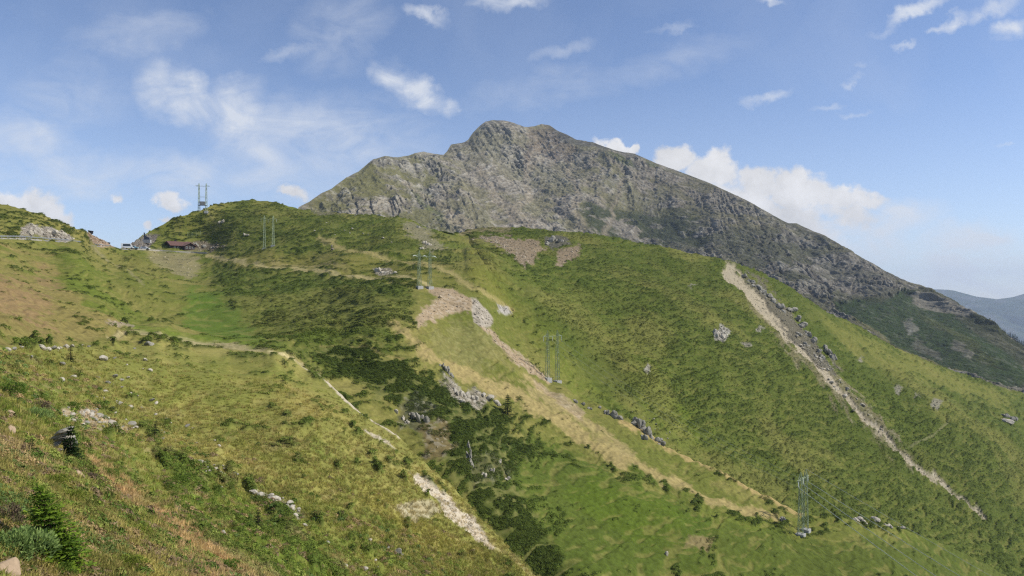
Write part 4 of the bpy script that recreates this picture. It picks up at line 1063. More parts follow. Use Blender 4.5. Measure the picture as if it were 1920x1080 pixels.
# cars parked at the pass
M_TYRE = surf_mat('tyre_rubber', (.02, .02, .022), .1, 8, 0, None, .8)
def car(px, py, yaw, body, L_, H_, van, label, name):
    p = hit(px, py, 1); z = ground_at(p.x, p.y + 4) + .15
    root = empty(name, (p.x, p.y + 3.5, max(z, p.z + .15)), math.radians(yaw)); tag(root, label, 'van' if van else 'car', 'vehicles parked at the pass')
    h = L_ / 2
    prof = [(-h, .35), (h, .35), (h, .8), (h - .3, 1.0), (h - .9, H_ * .62), (h - 1.25, H_ - .04), (h - 1.5, H_), (-h + .2, H_), (-h, H_ - .2)] if van else \
           [(-h, .35), (h, .35), (h, .68), (h - .25, .82), (h - 1.1, .95), (h - 1.95, H_ - .04), (h - 2.2, H_), (-h + .9, H_), (-h + .55, H_ - .06), (-h + .1, .95), (-h, .85)]
    m = MB(); m.prism(prof, -.88, .88, 'y'); m.build('body', surf_mat('car_paint', body, .04, 1, 0, None, .3, 0, spec=.5), root)
    g_ = MB()
    zb, zt = (1.15, H_ - .25) if van else (1.0, H_ - .1)
    for s in (-1, 1):
        g_ = MB(); prof2 = [(-h + .7, zb), (h - (1.1 if van else 1.3), zb), (h - (1.5 if van else 2.0), zt), (-h + .95, zt)]
        g_.prism(prof2, s * .86, s * .9, 'y'); g_.build('side_window', M_PANE, root)
    for sx_ in (-1, 1):
        for sy_ in (-1, 1):
            t = MB(); t.bar((sx_ * (h - .85), sy_ * .7, .32), (sx_ * (h - .85), sy_ * .91, .32), .32, 14); wheel = t.build('wheel', M_TYRE, root)
    for sy_ in (-1, 1):
        t = MB(); t.box((h - .02, sy_ * .62, .7), (.1, .3, .16)); t.build('headlight', M_GLASS, root)
car(233, 465.5, 20, lin(236, 238, 240, .8), 5.4, 2.5, True, 'white camper van parked at the left end of the pass car park', 'parked_van')
car(243, 466.5, 12, lin(150, 196, 216, .7), 4.3, 1.5, False, 'light blue car parked between the white van and the hut', 'parked_car')
car(266, 468, 5, lin(236, 238, 240, .8), 4.4, 1.5, False, 'white car parked closest to the hut on the pass', 'parked_car')

# fin shaped monument on the skyline
M_FIN = surf_mat('monument_stone', lin(96, 102, 116, .55), .2, 1, .2, 8, .8)
p = hit(246, 452, 1)
mon = empty('monument', (p.x, p.y + 14, p.z - .5)); tag(mon, 'dark fin shaped monument on the skyline at the pass', 'monument')
sc_ = upx(1, p.y + 14)
zt = (HY - 436) / F * (p.y + 14) - mon.location.z; zb = (HY - 447) / F * (p.y + 14) - mon.location.z
m = MB(); m.prism([(-.6, zb - 1.5), (2.6, zb - 1.5), (2.5, zb + .4), (1.2, zb + .9), (.35, zb + 1.5), (-.1, zt), (-.45, zt - .1), (-.3, zb + 1.0)], -.35, .35, 'y'); m.build('fin', M_FIN, mon)
m = MB(); m.box((1.0, 0, zb - 1.6), (4.4, 1.6, 1.8)); m.build('plinth', M_CONC, mon)
# dark timber boxes on the pink bank
def box_hut(px, py, wpx, label, yaw):
    p = hit(px, py, 1); s = upx(wpx, p.y)
    root = empty('timber_box', (p.x, p.y, p.z - .1), math.radians(yaw)); tag(root, label, 'shed', 'dark boxes on the earth bank left of the pass')
    m = MB(); m.box((0, 0, s * .28), (s, s * .8, s * .6)); m.build('wall', M_DARK, root)
    m = MB(); m.box((0, 0, s * .62), (s * 1.14, s * .95, s * .09), Matrix.Rotation(.12, 3, 'Y')); m.build('roof', M_TIMBER, root)
box_hut(170, 433, 8, 'larger tilted dark box on top of the pink earth bank', 25)
box_hut(204, 448.5, 4, 'tiny dark box on the lower crest of the earth bank', 10)
# net fence behind the hut
p0, p1 = hit(352, 449, 1), hit(376, 449, 1)
fc = empty('net_fence', p0); tag(fc, 'green net fence panel standing in the grass above the hut', 'fence')
d = p1 - p0; H_ = upx(9, p0.y)
for k in range(4):
    b = d * (k / 3); gz = ground_at(p0.x + b.x, p0.y + b.y) - p0.z
    m = MB(); m.bar((b.x, b.y, gz - .2), (b.x, b.y, gz + H_), .06); m.build('post', M_STEEL, fc)
m = MB()
for k in range(8):
    z = .2 + (H_ - .25) * k / 7; m.bar((0, 0, z), (d.x, d.y, d.z + z), .018)
for k in range(31):
    b = d * (k / 30); m.bar((b.x, b.y, b.z + .15), (b.x, b.y, b.z + H_), .012)
m.build('net', surf_mat('green_net', lin(96, 124, 92, .6), .1, 2, 0), fc)
# weathered stump on the meadow, post near the wall
p = hit(622, 459, 1); m = MB(); h_ = upx(11, p.y)
m.tube([(0, 0, -.3), (.05, 0, h_ * .3), (-.05, 0, h_ * .7), (.1, 0, h_)], [.75, .55, .45, .25], 7); m.tube([(.6, 0, -.3), (.7, 0, h_ * .2), (.6, .1, h_ * .45)], [.6, .4, .15], 6)
tag(m.build('stump', surf_mat('weathered_wood', lin(170, 158, 140, .62), .3, 1.5, .5, 8), loc=p), 'pale weathered stump standing alone on the meadow above the upper track', 'stump')
p = hit(383, 476, 1); m = MB(); m.bar((0, 0, -.2), (0, 0, 1.5), .16, 6); m.box((0, 0, 1.55), (.4, .3, .12))
tag(m.build('marker_post', M_DARK, loc=p), 'short dark post at the right end of the pale parapet', 'post')
print('pass', time.time() - T0)

# ------------------------------------------------------------------ conifers
def leaf_mat(name, col, tip, tr=.25, scale=3.0):
    m = bpy.data.materials.new(name); m.use_nodes = True
    nt = NT(m.node_tree); b = m.node_tree.nodes['Principled BSDF']; out = m.node_tree.nodes['Material Output']
    tc = nt.new('ShaderNodeTexCoord'); n = nt.noise(tc.outputs['Object'], scale, 4, .6)
    c = nt.mixc(nt.maprange(n, .35, .68, 0, 1), (*col, 1), (*tip, 1))
    nt.link(c, b.inputs['Base Color']); b.inputs['Roughness'].default_value = .8; b.inputs['Specular IOR Level'].default_value = .12
    t = nt.new('ShaderNodeBsdfTranslucent'); nt.link(c, t.inputs['Color']); mx_ = nt.new('ShaderNodeMixShader'); mx_.inputs[0].default_value = tr
    nt.link(b.outputs[0], mx_.inputs[1]); nt.link(t.outputs[0], mx_.inputs[2]); nt.link(mx_.outputs[0], out.inputs['Surface'])
    return m
M_FIR = leaf_mat('spruce_needles', lin(90, 124, 46, .8), lin(160, 186, 62, .8), .35)
M_FIRD = leaf_mat('dark_spruce_needles', lin(44, 66, 32, ALB), lin(70, 94, 42, ALB), .2)
M_BARK = surf_mat('bark', lin(96, 78, 62, .6), .3, 8, .4, 30)
def fir_meshes(seed, H, R, whorls, per, twigs, lean=0., bare=.03, mat=None, bushy=1.0):
    r = random.Random(seed); V = []; Fc = []; tw = MB()
    ax = lambda z: Vector((lean * (z / H) ** 1.5 * H, 0, z))
    tw.tube([ax(H * k / 8) - Vector((0, 0, .25 if k == 0 else 0)) for k in range(9)], [max(.03 * H * (1 - k / 8.4), .004 * H) for k in range(9)], 7)
    for k in range(whorls):
        f = (k + r.uniform(-.3, .3)) / whorls; z = H * (bare + (1 - bare - .04) * max(f, 0))
        Rk = R * (1 - f) ** .8 * r.uniform(.85, 1.1) + .03 * H
        for b in range(per):
            a = 6.283 * (b + r.uniform(-.3, .3)) / per + k * .9; L_ = Rk * r.uniform(.6, 1.12)
            base = ax(z); dirv = Vector((math.cos(a), math.sin(a), 0)); side_ = Vector((-math.sin(a), math.cos(a), 0))
            up0 = .35 * f + .05; drop = .45 * (1 - f)
            def bp(t): return base + dirv * L_ * t + Vector((0, 0, L_ * (up0 * t - drop * t * t + .22 * t ** 3)))
            tw.bar(bp(0), bp(.8), .006 * H * (1 - f) + .002 * H, 3, .002 * H, False)
            nt_ = max(4, int(twigs * (.4 + .6 * (1 - f))))
            for q in range(nt_):
                t = .12 + .9 * (q + r.random()) / nt_; p = bp(t)
                for s in (-1, 1):
                    tl = (.30 * L_ * (1.15 - t) + .045 * H) * r.uniform(.7, 1.2) * bushy
                    d = (dirv * r.uniform(.4, .9) + side_ * s * r.uniform(.5, 1.) + Vector((0, 0, r.uniform(-.25, .35)))).normalized()
                    w_ = d.cross(Vector((r.uniform(-.6, .6), r.uniform(-.6, .6), 1))).normalized() * tl * .2
                    i0 = len(V); V += [p - w_ * .4, p + d * tl * .5 - w_, p + d * tl, p + d * tl * .5 + w_]; Fc.append((i0, i0 + 1, i0 + 2, i0 + 3))
                    if r.random() < .5:
                        d2 = (d + Vector((0, 0, .9))).normalized(); i0 = len(V)
                        w2_ = side_ * tl * .14; V += [p - w2_ * .4, p + d2 * tl * .4 - w2_, p + d2 * tl * .75, p + d2 * tl * .4 + w2_]; Fc.append((i0, i0 + 1, i0 + 2, i0 + 3))
    # leader shoot
    for q in range(14):
        p = ax(H * (.9 + .1 * q / 14)); a = q * 2.4; d = Vector((math.cos(a), math.sin(a), 1.0)).normalized() * .05 * H
        i0 = len(V); w_ = Vector((-math.sin(a), math.cos(a), 0)) * .012 * H; V += [p - w_, p + d, p + w_]; Fc.append((i0, i0 + 1, i0 + 2))
    return tw, pydata('crown', V, Fc, mat)
def fir(px, py, hpx, lay, seed, label, R=.32, whorls=14, per=8, twigs=6, lean=0., mat=None, group=None, name='spruce_tree', bushy=1., shift=None):
    p = hit(px, py, lay); H = upx(hpx, p.y)
    if shift: p = p + Vector(shift) * upx(1, p.y); p.z = ground_at(p.x, p.y) - .05 if shift[2] == 0 else p.z
    root = empty(name, p); tag(root, label, 'spruce', group or 'young spruces on the near slope')
    tw, cr = fir_meshes(seed, H, H * R, whorls, per, twigs, lean, .03, mat or M_FIR, bushy)
    tw.build('trunk', M_BARK, root); link('crown', cr, None, root)
fir(106, 1062, 158, 0, 3, 'large bright green young spruce in the lower left corner', .40, 17, 10, 11, -.24)
fir(126, 846, 62, 0, 5, 'dark bushy spruce growing against the overhanging slab rock', .36, 10, 9, 8, 0, M_FIRD, bushy=1.3, shift=(60, -90, 0))
fir(59, 852, 30, 0, 6, 'tiny bushy spruce left of and below the overhanging slab rock', .38, 7, 7, 5, 0, M_FIRD)
fir(290, 840, 36, 0, 7, 'small spruce alone in the middle of the near slope, right of the rubble patch', .36, 10, 7, 5, .08, M_FIRD)
fir(131, 682, 30, 0, 8, 'small spruce high on the left slope among scattered stones', .42, 9, 7, 5, 0, M_FIRD)
fir(485, 996, 36, 0, 9, 'small spruce at the bottom of the near slope below the stone strip', .36, 10, 7, 5, 0, M_FIRD)
fir(953, 768, 40, 1, 10, 'lone spruce on the spur below the pale rock outcrops', .44, 10, 7, 5, 0, M_FIRD)
# forest edge on the far right shoulder
protos = []
for k in range(4):
    tw, cr = fir_meshes(60 + k, 13, 2.9, 11, 6, 3, 0, .06, M_FIRD, 1.2); protos.append((tw, cr))
FARL = 'dark conifer in the sparse row along the far right shoulder of the mountain'
fl = [1812,1834,1838,1843,1850,1856,1861,1866,1870,1876,1881,1884,1890,1894,1899,1903,1907,1911,1915,1919]
protr = []
for k, x in enumerate(fl):
    y = float(D_TOP(np.array([x]))[0]) + 1.5 + rnd.uniform(0, 4); Yq = float(SD(np.array([x]), np.array([y]))[0]); q = Vector(((x - CX) / F * Yq, Yq, (HY - y) / F * Yq - .5))
    if k < 4:
        r_ = empty('conifer', q); tag(r_, FARL, 'conifer', 'conifers along the far right shoulder')
        protos[k][0].build('trunk', M_BARK, r_); link('crown', protos[k][1], None, r_); protr.append(r_); r_.scale = (1, 1, 1); c_ = r_
    else:
        c_ = copy_tree(protr[k % 4]); c_.location = q; c_.rotation_euler.z = rnd.uniform(0, 6)
    s = rnd.uniform(.6, 1.05); c_.scale = (s, s, s)
print('trees', time.time() - T0)

# ------------------------------------------------------------------ bushes of the near slope
M_JUN = leaf_mat('juniper_leaves', lin(128, 156, 84, .75), lin(176, 196, 116, .75), .35, 7)
M_BIL = leaf_mat('bilberry_leaves', lin(122, 138, 52, .75), lin(176, 184, 80, .75), .35, 8)
M_DEAD = leaf_mat('dry_heather', lin(112, 96, 78, ALB), lin(158, 138, 112, ALB), .15, 9)
M_DKG = leaf_mat('rhododendron_leaves', lin(90, 116, 46, .75), lin(134, 156, 62, .75), .3, 8)
def bush(px, py, wpx, hpx, seed, mat, label, leaf=.05, n=1400, group='low bushes of the near slope'):
    p = hit(px, py, 0); R = upx(wpx, p.y) / 2; H = upx(hpx, p.y)
    r = random.Random(seed); V = []; Fc = []
    lobes = [(r.uniform(0, 6.28), r.uniform(.2, .75), r.uniform(.35, .6)) for _ in range(9)]
    for i in range(n):
        a, q, lr = lobes[i % 9]; cx_, cy_ = R * q * math.cos(a), R * q * math.sin(a)
        d = Vector((r.gauss(0, 1), r.gauss(0, 1), abs(r.gauss(0, 1)))).normalized()
        rad = r.uniform(.6, 1.0) ** .5; c = Vector((cx_ + d.x * R * lr * rad, cy_ + d.y * R * lr * rad, d.z * H * (1 - q * .55) * rad))
        dd = (d + Vector((r.uniform(-.6, .6), r.uniform(-.6, .6), r.uniform(-.3, .7)))).normalized(); s = leaf * (R * 1.6) * r.uniform(.6, 1.4)
        u = dd.orthogonal().normalized(); u.rotate(Quaternion(dd, r.uniform(0, 6.28))); w_ = dd.cross(u); k = len(V)
        V += [c, c + u * s * .3 + dd * s * .6, c + dd * s * 1.4, c - u * s * .3 + dd * s * .6]; Fc.append((k, k + 1, k + 2, k + 3))
    root = empty('bush', p + Vector((0, 0, ground_at(p.x, p.y) - p.z))); tag(root, label, 'bush', group)
    link('foliage', pydata('foliage', V, Fc, mat), None, root)
    st = MB()
    for k in range(7):
        a, q, lr = lobes[k]; st.tube([(0, 0, -.1), (R * q * .5 * math.cos(a), R * q * .5 * math.sin(a), H * .3), (R * q * math.cos(a), R * q * math.sin(a), H * .55)], [R * .03, R * .02, R * .01], 5)
    st.build('stem', M_BARK, root)
bush(30, 1050, 120, 62, 1, M_JUN, 'large pale green juniper bush left of the big spruce', .06, 2600)
bush(72, 785, 46, 26, 2, M_JUN, 'round pale green juniper left of the overhanging slab rock')
bush(14, 985, 50, 60, 3, M_DEAD, 'grey brown dry heather at the left edge beside the big spruce', .07)
bush(112, 1075, 70, 26, 4, M_DKG, 'dark low bush under the foot of the big spruce')
bush(205, 895, 36, 20, 5, M_DKG, 'small green bush beside the tan elongated boulder')
bush(140, 768, 44, 18, 6, M_DKG, 'dark green bush just above the rubble patch')
bush(75, 762, 34, 18, 7, M_DEAD, 'brown dry heather above the round juniper')
bush(15, 740, 60, 30, 8, M_DKG, 'wide green bush at the left edge above the slab rock')
bush(135, 940, 60, 22, 9, M_BIL, 'bright bilberry cushion right of the big spruce top')
bush(250, 1000, 60, 16, 10, M_BIL, 'flat bilberry cushion in the brown grass of the near slope')
bush(225, 1066, 80, 22, 11, M_BIL, 'wide bilberry cushion at the bottom edge of the near slope')
bush(165, 905, 34, 14, 12, M_DEAD, 'small purple brown heather clump behind the tan elongated boulder')
bush(330, 905, 50, 12, 13, M_DKG, 'flat dark bush on the green strip below the near rib')
bush(95, 905, 70, 20, 14, M_BIL, 'pale green cushion of bilberry above the big spruce')
bush(420, 1066, 60, 16, 15, M_DKG, 'dark low bush at the bottom edge right of the brown rib')

# ------------------------------------------------------------------ boulders, outcrops and stones
def stone_mat(name, c1, c2, dark):
    m = surf_mat(name, c1, .22, 1.6, .5, 7, .92, tint=(c2, .7)); return m
M_ST = stone_mat('pale_gneiss', lin(212, 202, 182, .66), lin(176, 168, 148, .62), 0)
M_ST2 = stone_mat('grey_gneiss', lin(180, 174, 158, ALB), lin(130, 128, 112, ALB), 0)
M_TAN = stone_mat('tan_stone', lin(214, 186, 152, ALB), lin(184, 160, 136, ALB), 0)
def boulder(px, py, wpx, hpx, lay, seed, mat, label, yaw=0., tilt=0., depth=.8, group=None, name='boulder', cat='boulder', sink=.25):
    p = hit(px, py, lay); s = upx(1, p.y)
    me = rock_mesh(name, seed, wpx * s / 1.55, wpx * s * depth / 1.55, hpx * s / 1.25, mat, 3, 12, .05)
    o = link(name, me, None, None, (p.x, p.y, p.z + hpx * s * (.5 - sink))); o.rotation_euler = (0, math.radians(tilt), math.radians(yaw))
    tag(o, label, cat, group); return o
boulder(6, 1085, 46, 44, 0, 21, M_TAN, 'big tan boulder cut off by the lower left corner', 15, 8)
boulder(148, 901, 22, 12, 0, 22, M_TAN, 'elongated tan boulder lying in the brown grass above the big spruce', 0, 38, .6)
boulder(278, 656, 20, 7, 0, 23, M_ST2, 'flat grey boulder on the grass flat below the hut', 0, 0)
boulder(60, 795, 8, 6, 0, 24, M_ST, 'small white stone left of the overhanging slab rock')
boulder(122, 855, 16, 14, 0, 25, M_ST, 'pale blocky stone directly below the overhanging slab rock', 20)
boulder(300, 1065, 24, 7, 0, 26, M_TAN, 'flat tan stone in the brown grass near the bottom edge', 0, 25)
boulder(18, 780, 16, 10, 0, 27, M_TAN, 'pinkish stone at the left edge beside the brown heather', 0, 20)
boulder(22, 815, 14, 16, 0, 28, M_TAN, 'pinkish broken stone at the left edge level with the slab rock', 0, 0)
boulder(745, 1046, 16, 14, 0, 29, M_ST2, 'grey wedge stone on the grass left of the lower scree', 0, 40, .5)
boulder(475, 935, 16, 11, 0, 30, M_ST, 'largest white stone at the top of the lower stone strip', 0, 25)
boulder(375, 885, 13, 8, 0, 31, M_ST, 'pair forming white stone on the bright green patch', 0, 10)
boulder(420, 1000, 10, 9, 0, 32, M_ST, 'small white stone in the grass left of the lowest small spruce', 0, 0)
boulder(1890, 790, 26, 9, 2, 33, M_ST, 'pale slab at the right edge on the far green slope', 0, 25)
boulder(1250, 1051, 7, 7, 1, 34, M_ST, 'small white stone in the green hollow near the bottom edge')
# overhanging slab rock: tilted plates on a dark hollow
p = hit(110, 846, 0); s = upx(1, p.y)
m = MB()
for k, (dx, dy_, dz_, w_, dp, t_, tl) in enumerate([(6, 4, 34, 50, 40, 9, -.34), (0, 3, 27, 46, 38, 7, -.38), (-6, 2, 19, 40, 34, 8, -.30), (-14, 0, 9, 34, 34, 13, -.42), (8, 14, 12, 34, 24, 34, -.1), (22, 0, -3, 18, 18, 16, .2), (-2, 2, -6, 50, 34, 14, .25)]):
    me = rock_mesh('plate', 70 + k, w_ * s / 2.1, dp * s / 2.1, t_ * s / 1.7, None, 3, 12, .05)
    M_ = Matrix.Rotation(tl + .0, 3, 'Y') @ Matrix.Rotation(.3 * math.sin(k * 2.1), 3, 'Z'); off = Vector((dx * s, (dy_ + 6) * s, (dz_ * 1.05 + 2) * s))
    m.add([M_ @ v.co + off for v in me.vertices], [tuple(f.vertices) for f in me.polygons]); bpy.data.meshes.remove(me)
slab_o = m.build('slab_rock', M_ST2, None, False, p); tag(slab_o, 'overhanging pile of tilted grey slabs on the left slope with a dark spruce against it', 'rock')

def outcrop(name, label, spots, lay, mat, seed, group=None, cat='rock outcrop', sharp=1.0):
    """one bedrock outcrop: angular blocks along a line, fused into one mesh"""
    r = random.Random(seed); p0 = hit(*spots[0][:2], lay); bmv = MB()
    for (x, y, w_, h_) in spots:
        p = hit(x, y, lay); s = upx(1, p.y)
        for k in range(4):
            me = rock_mesh('block', r.randint(1, 9999), w_ * s * r.uniform(.22, .42), w_ * s * r.uniform(.2, .4), h_ * s * r.uniform(.4, .75) * sharp, None, 2, 10, .07)
            M_ = Matrix.Rotation(r.uniform(-.4, .4), 3, 'Y') @ Matrix.Rotation(r.uniform(0, 3), 3, 'Z')
            gx, gy = p.x + r.uniform(-.32, .32) * w_ * s, p.y + r.uniform(-.3, .3) * w_ * s
            off = Vector((gx - p0.x, gy - p0.y, p.z + r.uniform(-.15, .25) * h_ * s - p0.z))
            bmv.add([M_ @ v.co + off for v in me.vertices], [tuple(f.vertices) for f in me.polygons])
            bpy.data.meshes.remove(me)
    o = bmv.build(name, mat, None, False, p0); tag(o, label, cat, group); return o
outcrop('rock_outcrop', 'jagged pale outcrop on the spur crest, the rightmost and largest one', [(1190,794,20,16),(1200,800,22,22),(1212,812,18,22),(1225,818,18,16),(1232,823,18,14),(1239,829,16,10),(1206,820,16,14)], 1, M_ST2, 1)
outcrop('rock_outcrop', 'pale broken outcrop just left of the largest crest outcrop', [(1135,770,14,10),(1148,776,16,14),(1160,784,16,14),(1124,762,10,7)], 1, M_ST2, 2)
outcrop('rock_outcrop', 'low rocks in the grass right of the pylon with concrete footings', [(1078,752,12,8),(1092,758,10,8),(1105,764,10,7)], 1, M_ST2, 3)
outcrop('rock_outcrop', 'small pale outcrop on the spur edge above the dark shrubs', [(835,690,16,13),(846,696,14,10),(828,684,10,8)], 1, M_ST2, 4)
outcrop('rock_outcrop', 'wide pale outcrop in the middle of the spur left of the lone spruce', [(858,722,18,12),(872,728,20,14),(890,732,18,10),(866,738,16,10),(905,730,14,8)], 1, M_ST, 5)
outcrop('rock_outcrop', 'pale rubble outcrop directly left of the lone spruce', [(915,738,18,10),(928,744,18,10),(936,750,12,8)], 1, M_ST, 6)
outcrop('rock_outcrop', 'dark split crag at the head of the shrubby gully', [(788,788,16,18),(800,790,14,14),(776,780,12,14)], 1, M_ST2, 7, sharp=1.3)
outcrop('rock_outcrop', 'pale ribbed rocks left of the dark split crag', [(765,790,10,10),(755,782,10,10),(745,772,10,12),(770,776,8,8)], 1, M_ST, 8)
outcrop('rock_outcrop', 'upright grey rocks in the shrubs below the brown rubble', [(878,842,10,16),(880,862,10,18),(885,878,10,14)], 1, M_ST2, 9, sharp=1.3)
outcrop('rock_outcrop', 'pale rocks under a shrub mat low in the gully', [(922,890,12,10),(906,902,14,8),(936,872,8,8),(950,904,14,6)], 1, M_ST, 10)
outcrop('rock_outcrop', 'dark rocky bank along the upper right side of the long scree chute', [(1398,518,14,12),(1408,527,20,14),(1418,536,22,16),(1430,545,24,18),(1440,556,22,18),(1450,566,20,18),(1460,576,20,14),(1470,586,16,12)], 2, M_ST2, 11, sharp=.62)
outcrop('rock_outcrop', 'broken grey rocks beside the middle of the long scree chute', [(1484,582,20,14),(1494,596,18,14),(1504,610,22,16),(1514,622,22,18),(1524,634,20,18),(1512,640,16,12),(1498,622,14,10)], 2, M_ST2, 12, sharp=.62)
outcrop('rock_outcrop', 'grey cliff step right of the lower middle of the long scree chute', [(1546,650,18,22),(1556,658,18,22),(1564,666,16,20),(1544,664,16,14),(1534,652,14,14)], 2, M_ST2, 13, sharp=.62)
outcrop('rock_outcrop', 'round pale outcrop alone on the shrub slope left of the chute', [(1345,626,16,14),(1354,630,16,16),(1340,634,12,10)], 2, M_ST, 14)
outcrop('rock_outcrop', 'shattered pale rocks between the two tracks left of the arched pylon', [(708,508,16,9),(722,510,18,9),(738,515,12,6)], 1, M_ST, 15)
outcrop('rock_outcrop', 'pale pointed rocks on the knoll below the transformer pylon', [(412,424,8,8),(418,423,8,8)], 1, M_ST, 16)
outcrop('rock_outcrop', 'small brown rocks in the knoll grass left of the thin pylon', [(458,441,8,7),(464,441,7,6)], 1, M_ST, 17)
outcrop('rock_outcrop', 'pale rocks above the arched pylon on the brown knob', [(795,458,12,10),(805,462,12,8),(790,468,14,7),(785,430,8,6)], 1, M_ST, 18)
outcrop('rock_outcrop', 'dark rocks on the ridge edge in front of the grey mountain', [(640,399,14,5),(655,401,12,5),(668,404,10,4)], 1, M_ST2, 19)
outcrop('rock_outcrop', 'grey knob at the top of the reddish scree on the right hill', [(1040,452,20,10),(1052,454,16,10),(1030,456,14,8)], 2, M_ST2, 20)
outcrop('rock_outcrop', 'broken rock face above the road at the left edge', [(52,440,18,9),(75,440,20,9),(98,441,20,9),(118,444,16,8)], 1, M_ST, 21)
outcrop('rock_outcrop', 'rubble rocks just right of the hut', [(356,464,12,6),(370,465,14,7),(384,466,12,6),(400,467,12,4)], 1, M_ST2, 22)
outcrop('rock_outcrop', 'pale block beside the foot of the largest pylon', [(1468,976,14,10),(1472,982,10,8)], 1, M_ST, 23)
outcrop('rock_outcrop', 'bare rock ledge under the wires at the lower right', [(1612,972,24,8),(1640,974,24,8),(1665,978,20,8),(1690,982,16,6)], 1, M_ST, 24)
outcrop('rock_outcrop', 'dark ledge at the right edge of the far green slope', [(1884,778,18,9),(1900,784,18,8)], 2, M_ST2, 25)

SMALL = [rock_mesh('stone', 300 + k, 1, .75, .6, M_ST if k < 4 else M_ST2, 2, 10, .05) for k in range(6)]
def stones(poly, n, lo, hi, lay, label, group, seed):
    r = random.Random(seed); xs = [q[0] for q in poly]; ys = [q[1] for q in poly]; k = 0; tries = 0
    while k < n and tries < 5000:
        tries += 1; x, y = r.uniform(min(xs), max(xs)), r.uniform(min(ys), max(ys))
        if sd_poly(np.array([x], f32), np.array([y], f32), poly)[0] > 0: continue
        p = hit(x, y, lay); w_ = upx(1.25 * (lo + (hi - lo) * r.random() ** 1.8), p.y) / 1.5
        o = link('stone', SMALL[r.randrange(6)], None, None, (p.x, p.y, p.z + w_ * .32)); o.scale = (w_, w_, w_ * r.uniform(.7, 1.2)); o.rotation_euler = (r.uniform(-.4, .4), r.uniform(-.2, .6), r.uniform(0, 6.28))
        tag(o, label, 'stone', group); k += 1
stones([(112,765),(160,770),(240,795),(260,815),(180,806),(120,786)], 48, 4, 13, 0, 'pale stone in the rubble patch above the slab rock', 'stones of the rubble patch', 1)
stones([(10,590),(120,600),(240,640),(300,720),(260,780),(140,740),(20,680)], 58, 3, 12, 0, 'pale stone scattered on the left slope around the highest small spruce', 'stones around the highest spruce', 2)
stones([(250,740),(360,770),(430,840),(440,900),(360,870),(270,820)], 34, 3, 9, 0, 'pale stone strewn near the lone small spruce of the middle slope', 'stones near the middle spruce', 3)
stones([(360,870),(440,890),(450,930),(400,915)], 16, 4, 12, 0, 'white stone on the bright green patch above the stone strip', 'stones on the green patch', 4)
stones([(470,925),(520,935),(580,970),(560,978),(490,950)], 46, 4, 11, 0, 'white stone packed in the lower stone strip', 'stones of the lower strip', 5)
stones([(580,930),(760,1020),(800,1080),(640,1080),(560,1000)], 22, 3, 10, 0, 'grey stone in the grass below the lower scree', 'stones below the lower scree', 6)
stones([(1170,760),(1260,800),(1270,830),(1240,815)], 12, 2, 5, 2, 'tiny white stone on the slope behind the largest crest outcrop', 'stones behind the crest outcrop', 7)
stones([(1480,600),(1560,690),(1640,780),(1600,770),(1500,650)], 24, 3, 8, 2, 'stone in the rubble along the right bank of the chute', 'stones along the chute', 8)
stones([(580,415),(780,430),(780,460),(600,450)], 14, 2, 5, 1, 'tiny pale stone on the grass of the middle ridge', 'stones on the middle ridge', 9)
print('rocks', time.time() - T0)
#@@OBJ_END

# ------------------------------------------------------------------ air
def haze_box(x0, x1, y0, y1, z0, z1, dens):
    bm = bmesh.new(); bmesh.ops.create_cube(bm, size=1.0)
    me = bpy.data.meshes.new('haze'); bm.to_mesh(me); bm.free()
    m = bpy.data.materials.new('haze'); m.use_nodes = True
    nt = NT(m.node_tree); m.node_tree.nodes.remove(m.node_tree.nodes['Principled BSDF'])
    v = nt.new('ShaderNodeVolumePrincipled'); v.inputs['Color'].default_value = (.68, .81, 1.0, 1); v.inputs['Density'].default_value = dens
    v.inputs['Anisotropy'].default_value = 0.1
    nt.link(v.outputs[0], m.node_tree.nodes['Material Output'].inputs['Volume'])
    o = link('haze', me, m); o.location = ((x0 + x1) / 2, (y0 + y1) / 2, (z0 + z1) / 2); o.scale = (x1 - x0, y1 - y0, z1 - z0)
    tag(o, kind='stuff')
HAZE = 7e-5
if HAZE > 0: haze_box(-14000, 14000, -80, 13000, -1500, 480, HAZE)

# ------------------------------------------------------------------ light
SUN_EL, SUN_AZ = math.radians(43), math.radians(94)      # azimuth clockwise from the view direction
sd = Vector((math.sin(SUN_AZ) * math.cos(SUN_EL), math.cos(SUN_AZ) * math.cos(SUN_EL), math.sin(SUN_EL)))
L = bpy.data.lights.new('sun', 'SUN'); L.energy = 4.9; L.angle = math.radians(.53); L.color = (1.0, .955, .88)
lo = bpy.data.objects.new('sun', L); COL.objects.link(lo); lo.rotation_euler = (-sd).to_track_quat('-Z', 'Y').to_euler(); lo.location = (200, -100, 400)
W = bpy.data.worlds.new('World'); SC.world = W; W.use_nodes = True
nt = NT(W.node_tree); bg = W.node_tree.nodes['Background']
sky = nt.new('ShaderNodeTexSky'); sky.sky_type = 'NISHITA'; sky.sun_disc = False
sky.sun_elevation = SUN_EL; sky.sun_rotation = SUN_AZ; sky.altitude = 2200; sky.air_density = 1.0; sky.dust_density = 1.2; sky.ozone_density = 1.6
SKY_S = 0.15
tc = nt.new('ShaderNodeTexCoord'); sx = nt.new('ShaderNodeSeparateXYZ'); nt.link(tc.outputs['Generated'], sx.inputs[0])
dy = nt.math('MAXIMUM', sx.outputs[1], 0.08)
u = nt.math('MULTIPLY', nt.math('DIVIDE', sx.outputs[0], dy), F / 100); v = nt.math('MULTIPLY', nt.math('DIVIDE', sx.outputs[2], dy), F / 100)
cb = nt.new('ShaderNodeCombineXYZ'); nt.link(u, cb.inputs[0]); nt.link(v, cb.inputs[1]); P0 = cb.outputs[0]     # 1 unit = about 4 degrees of sky
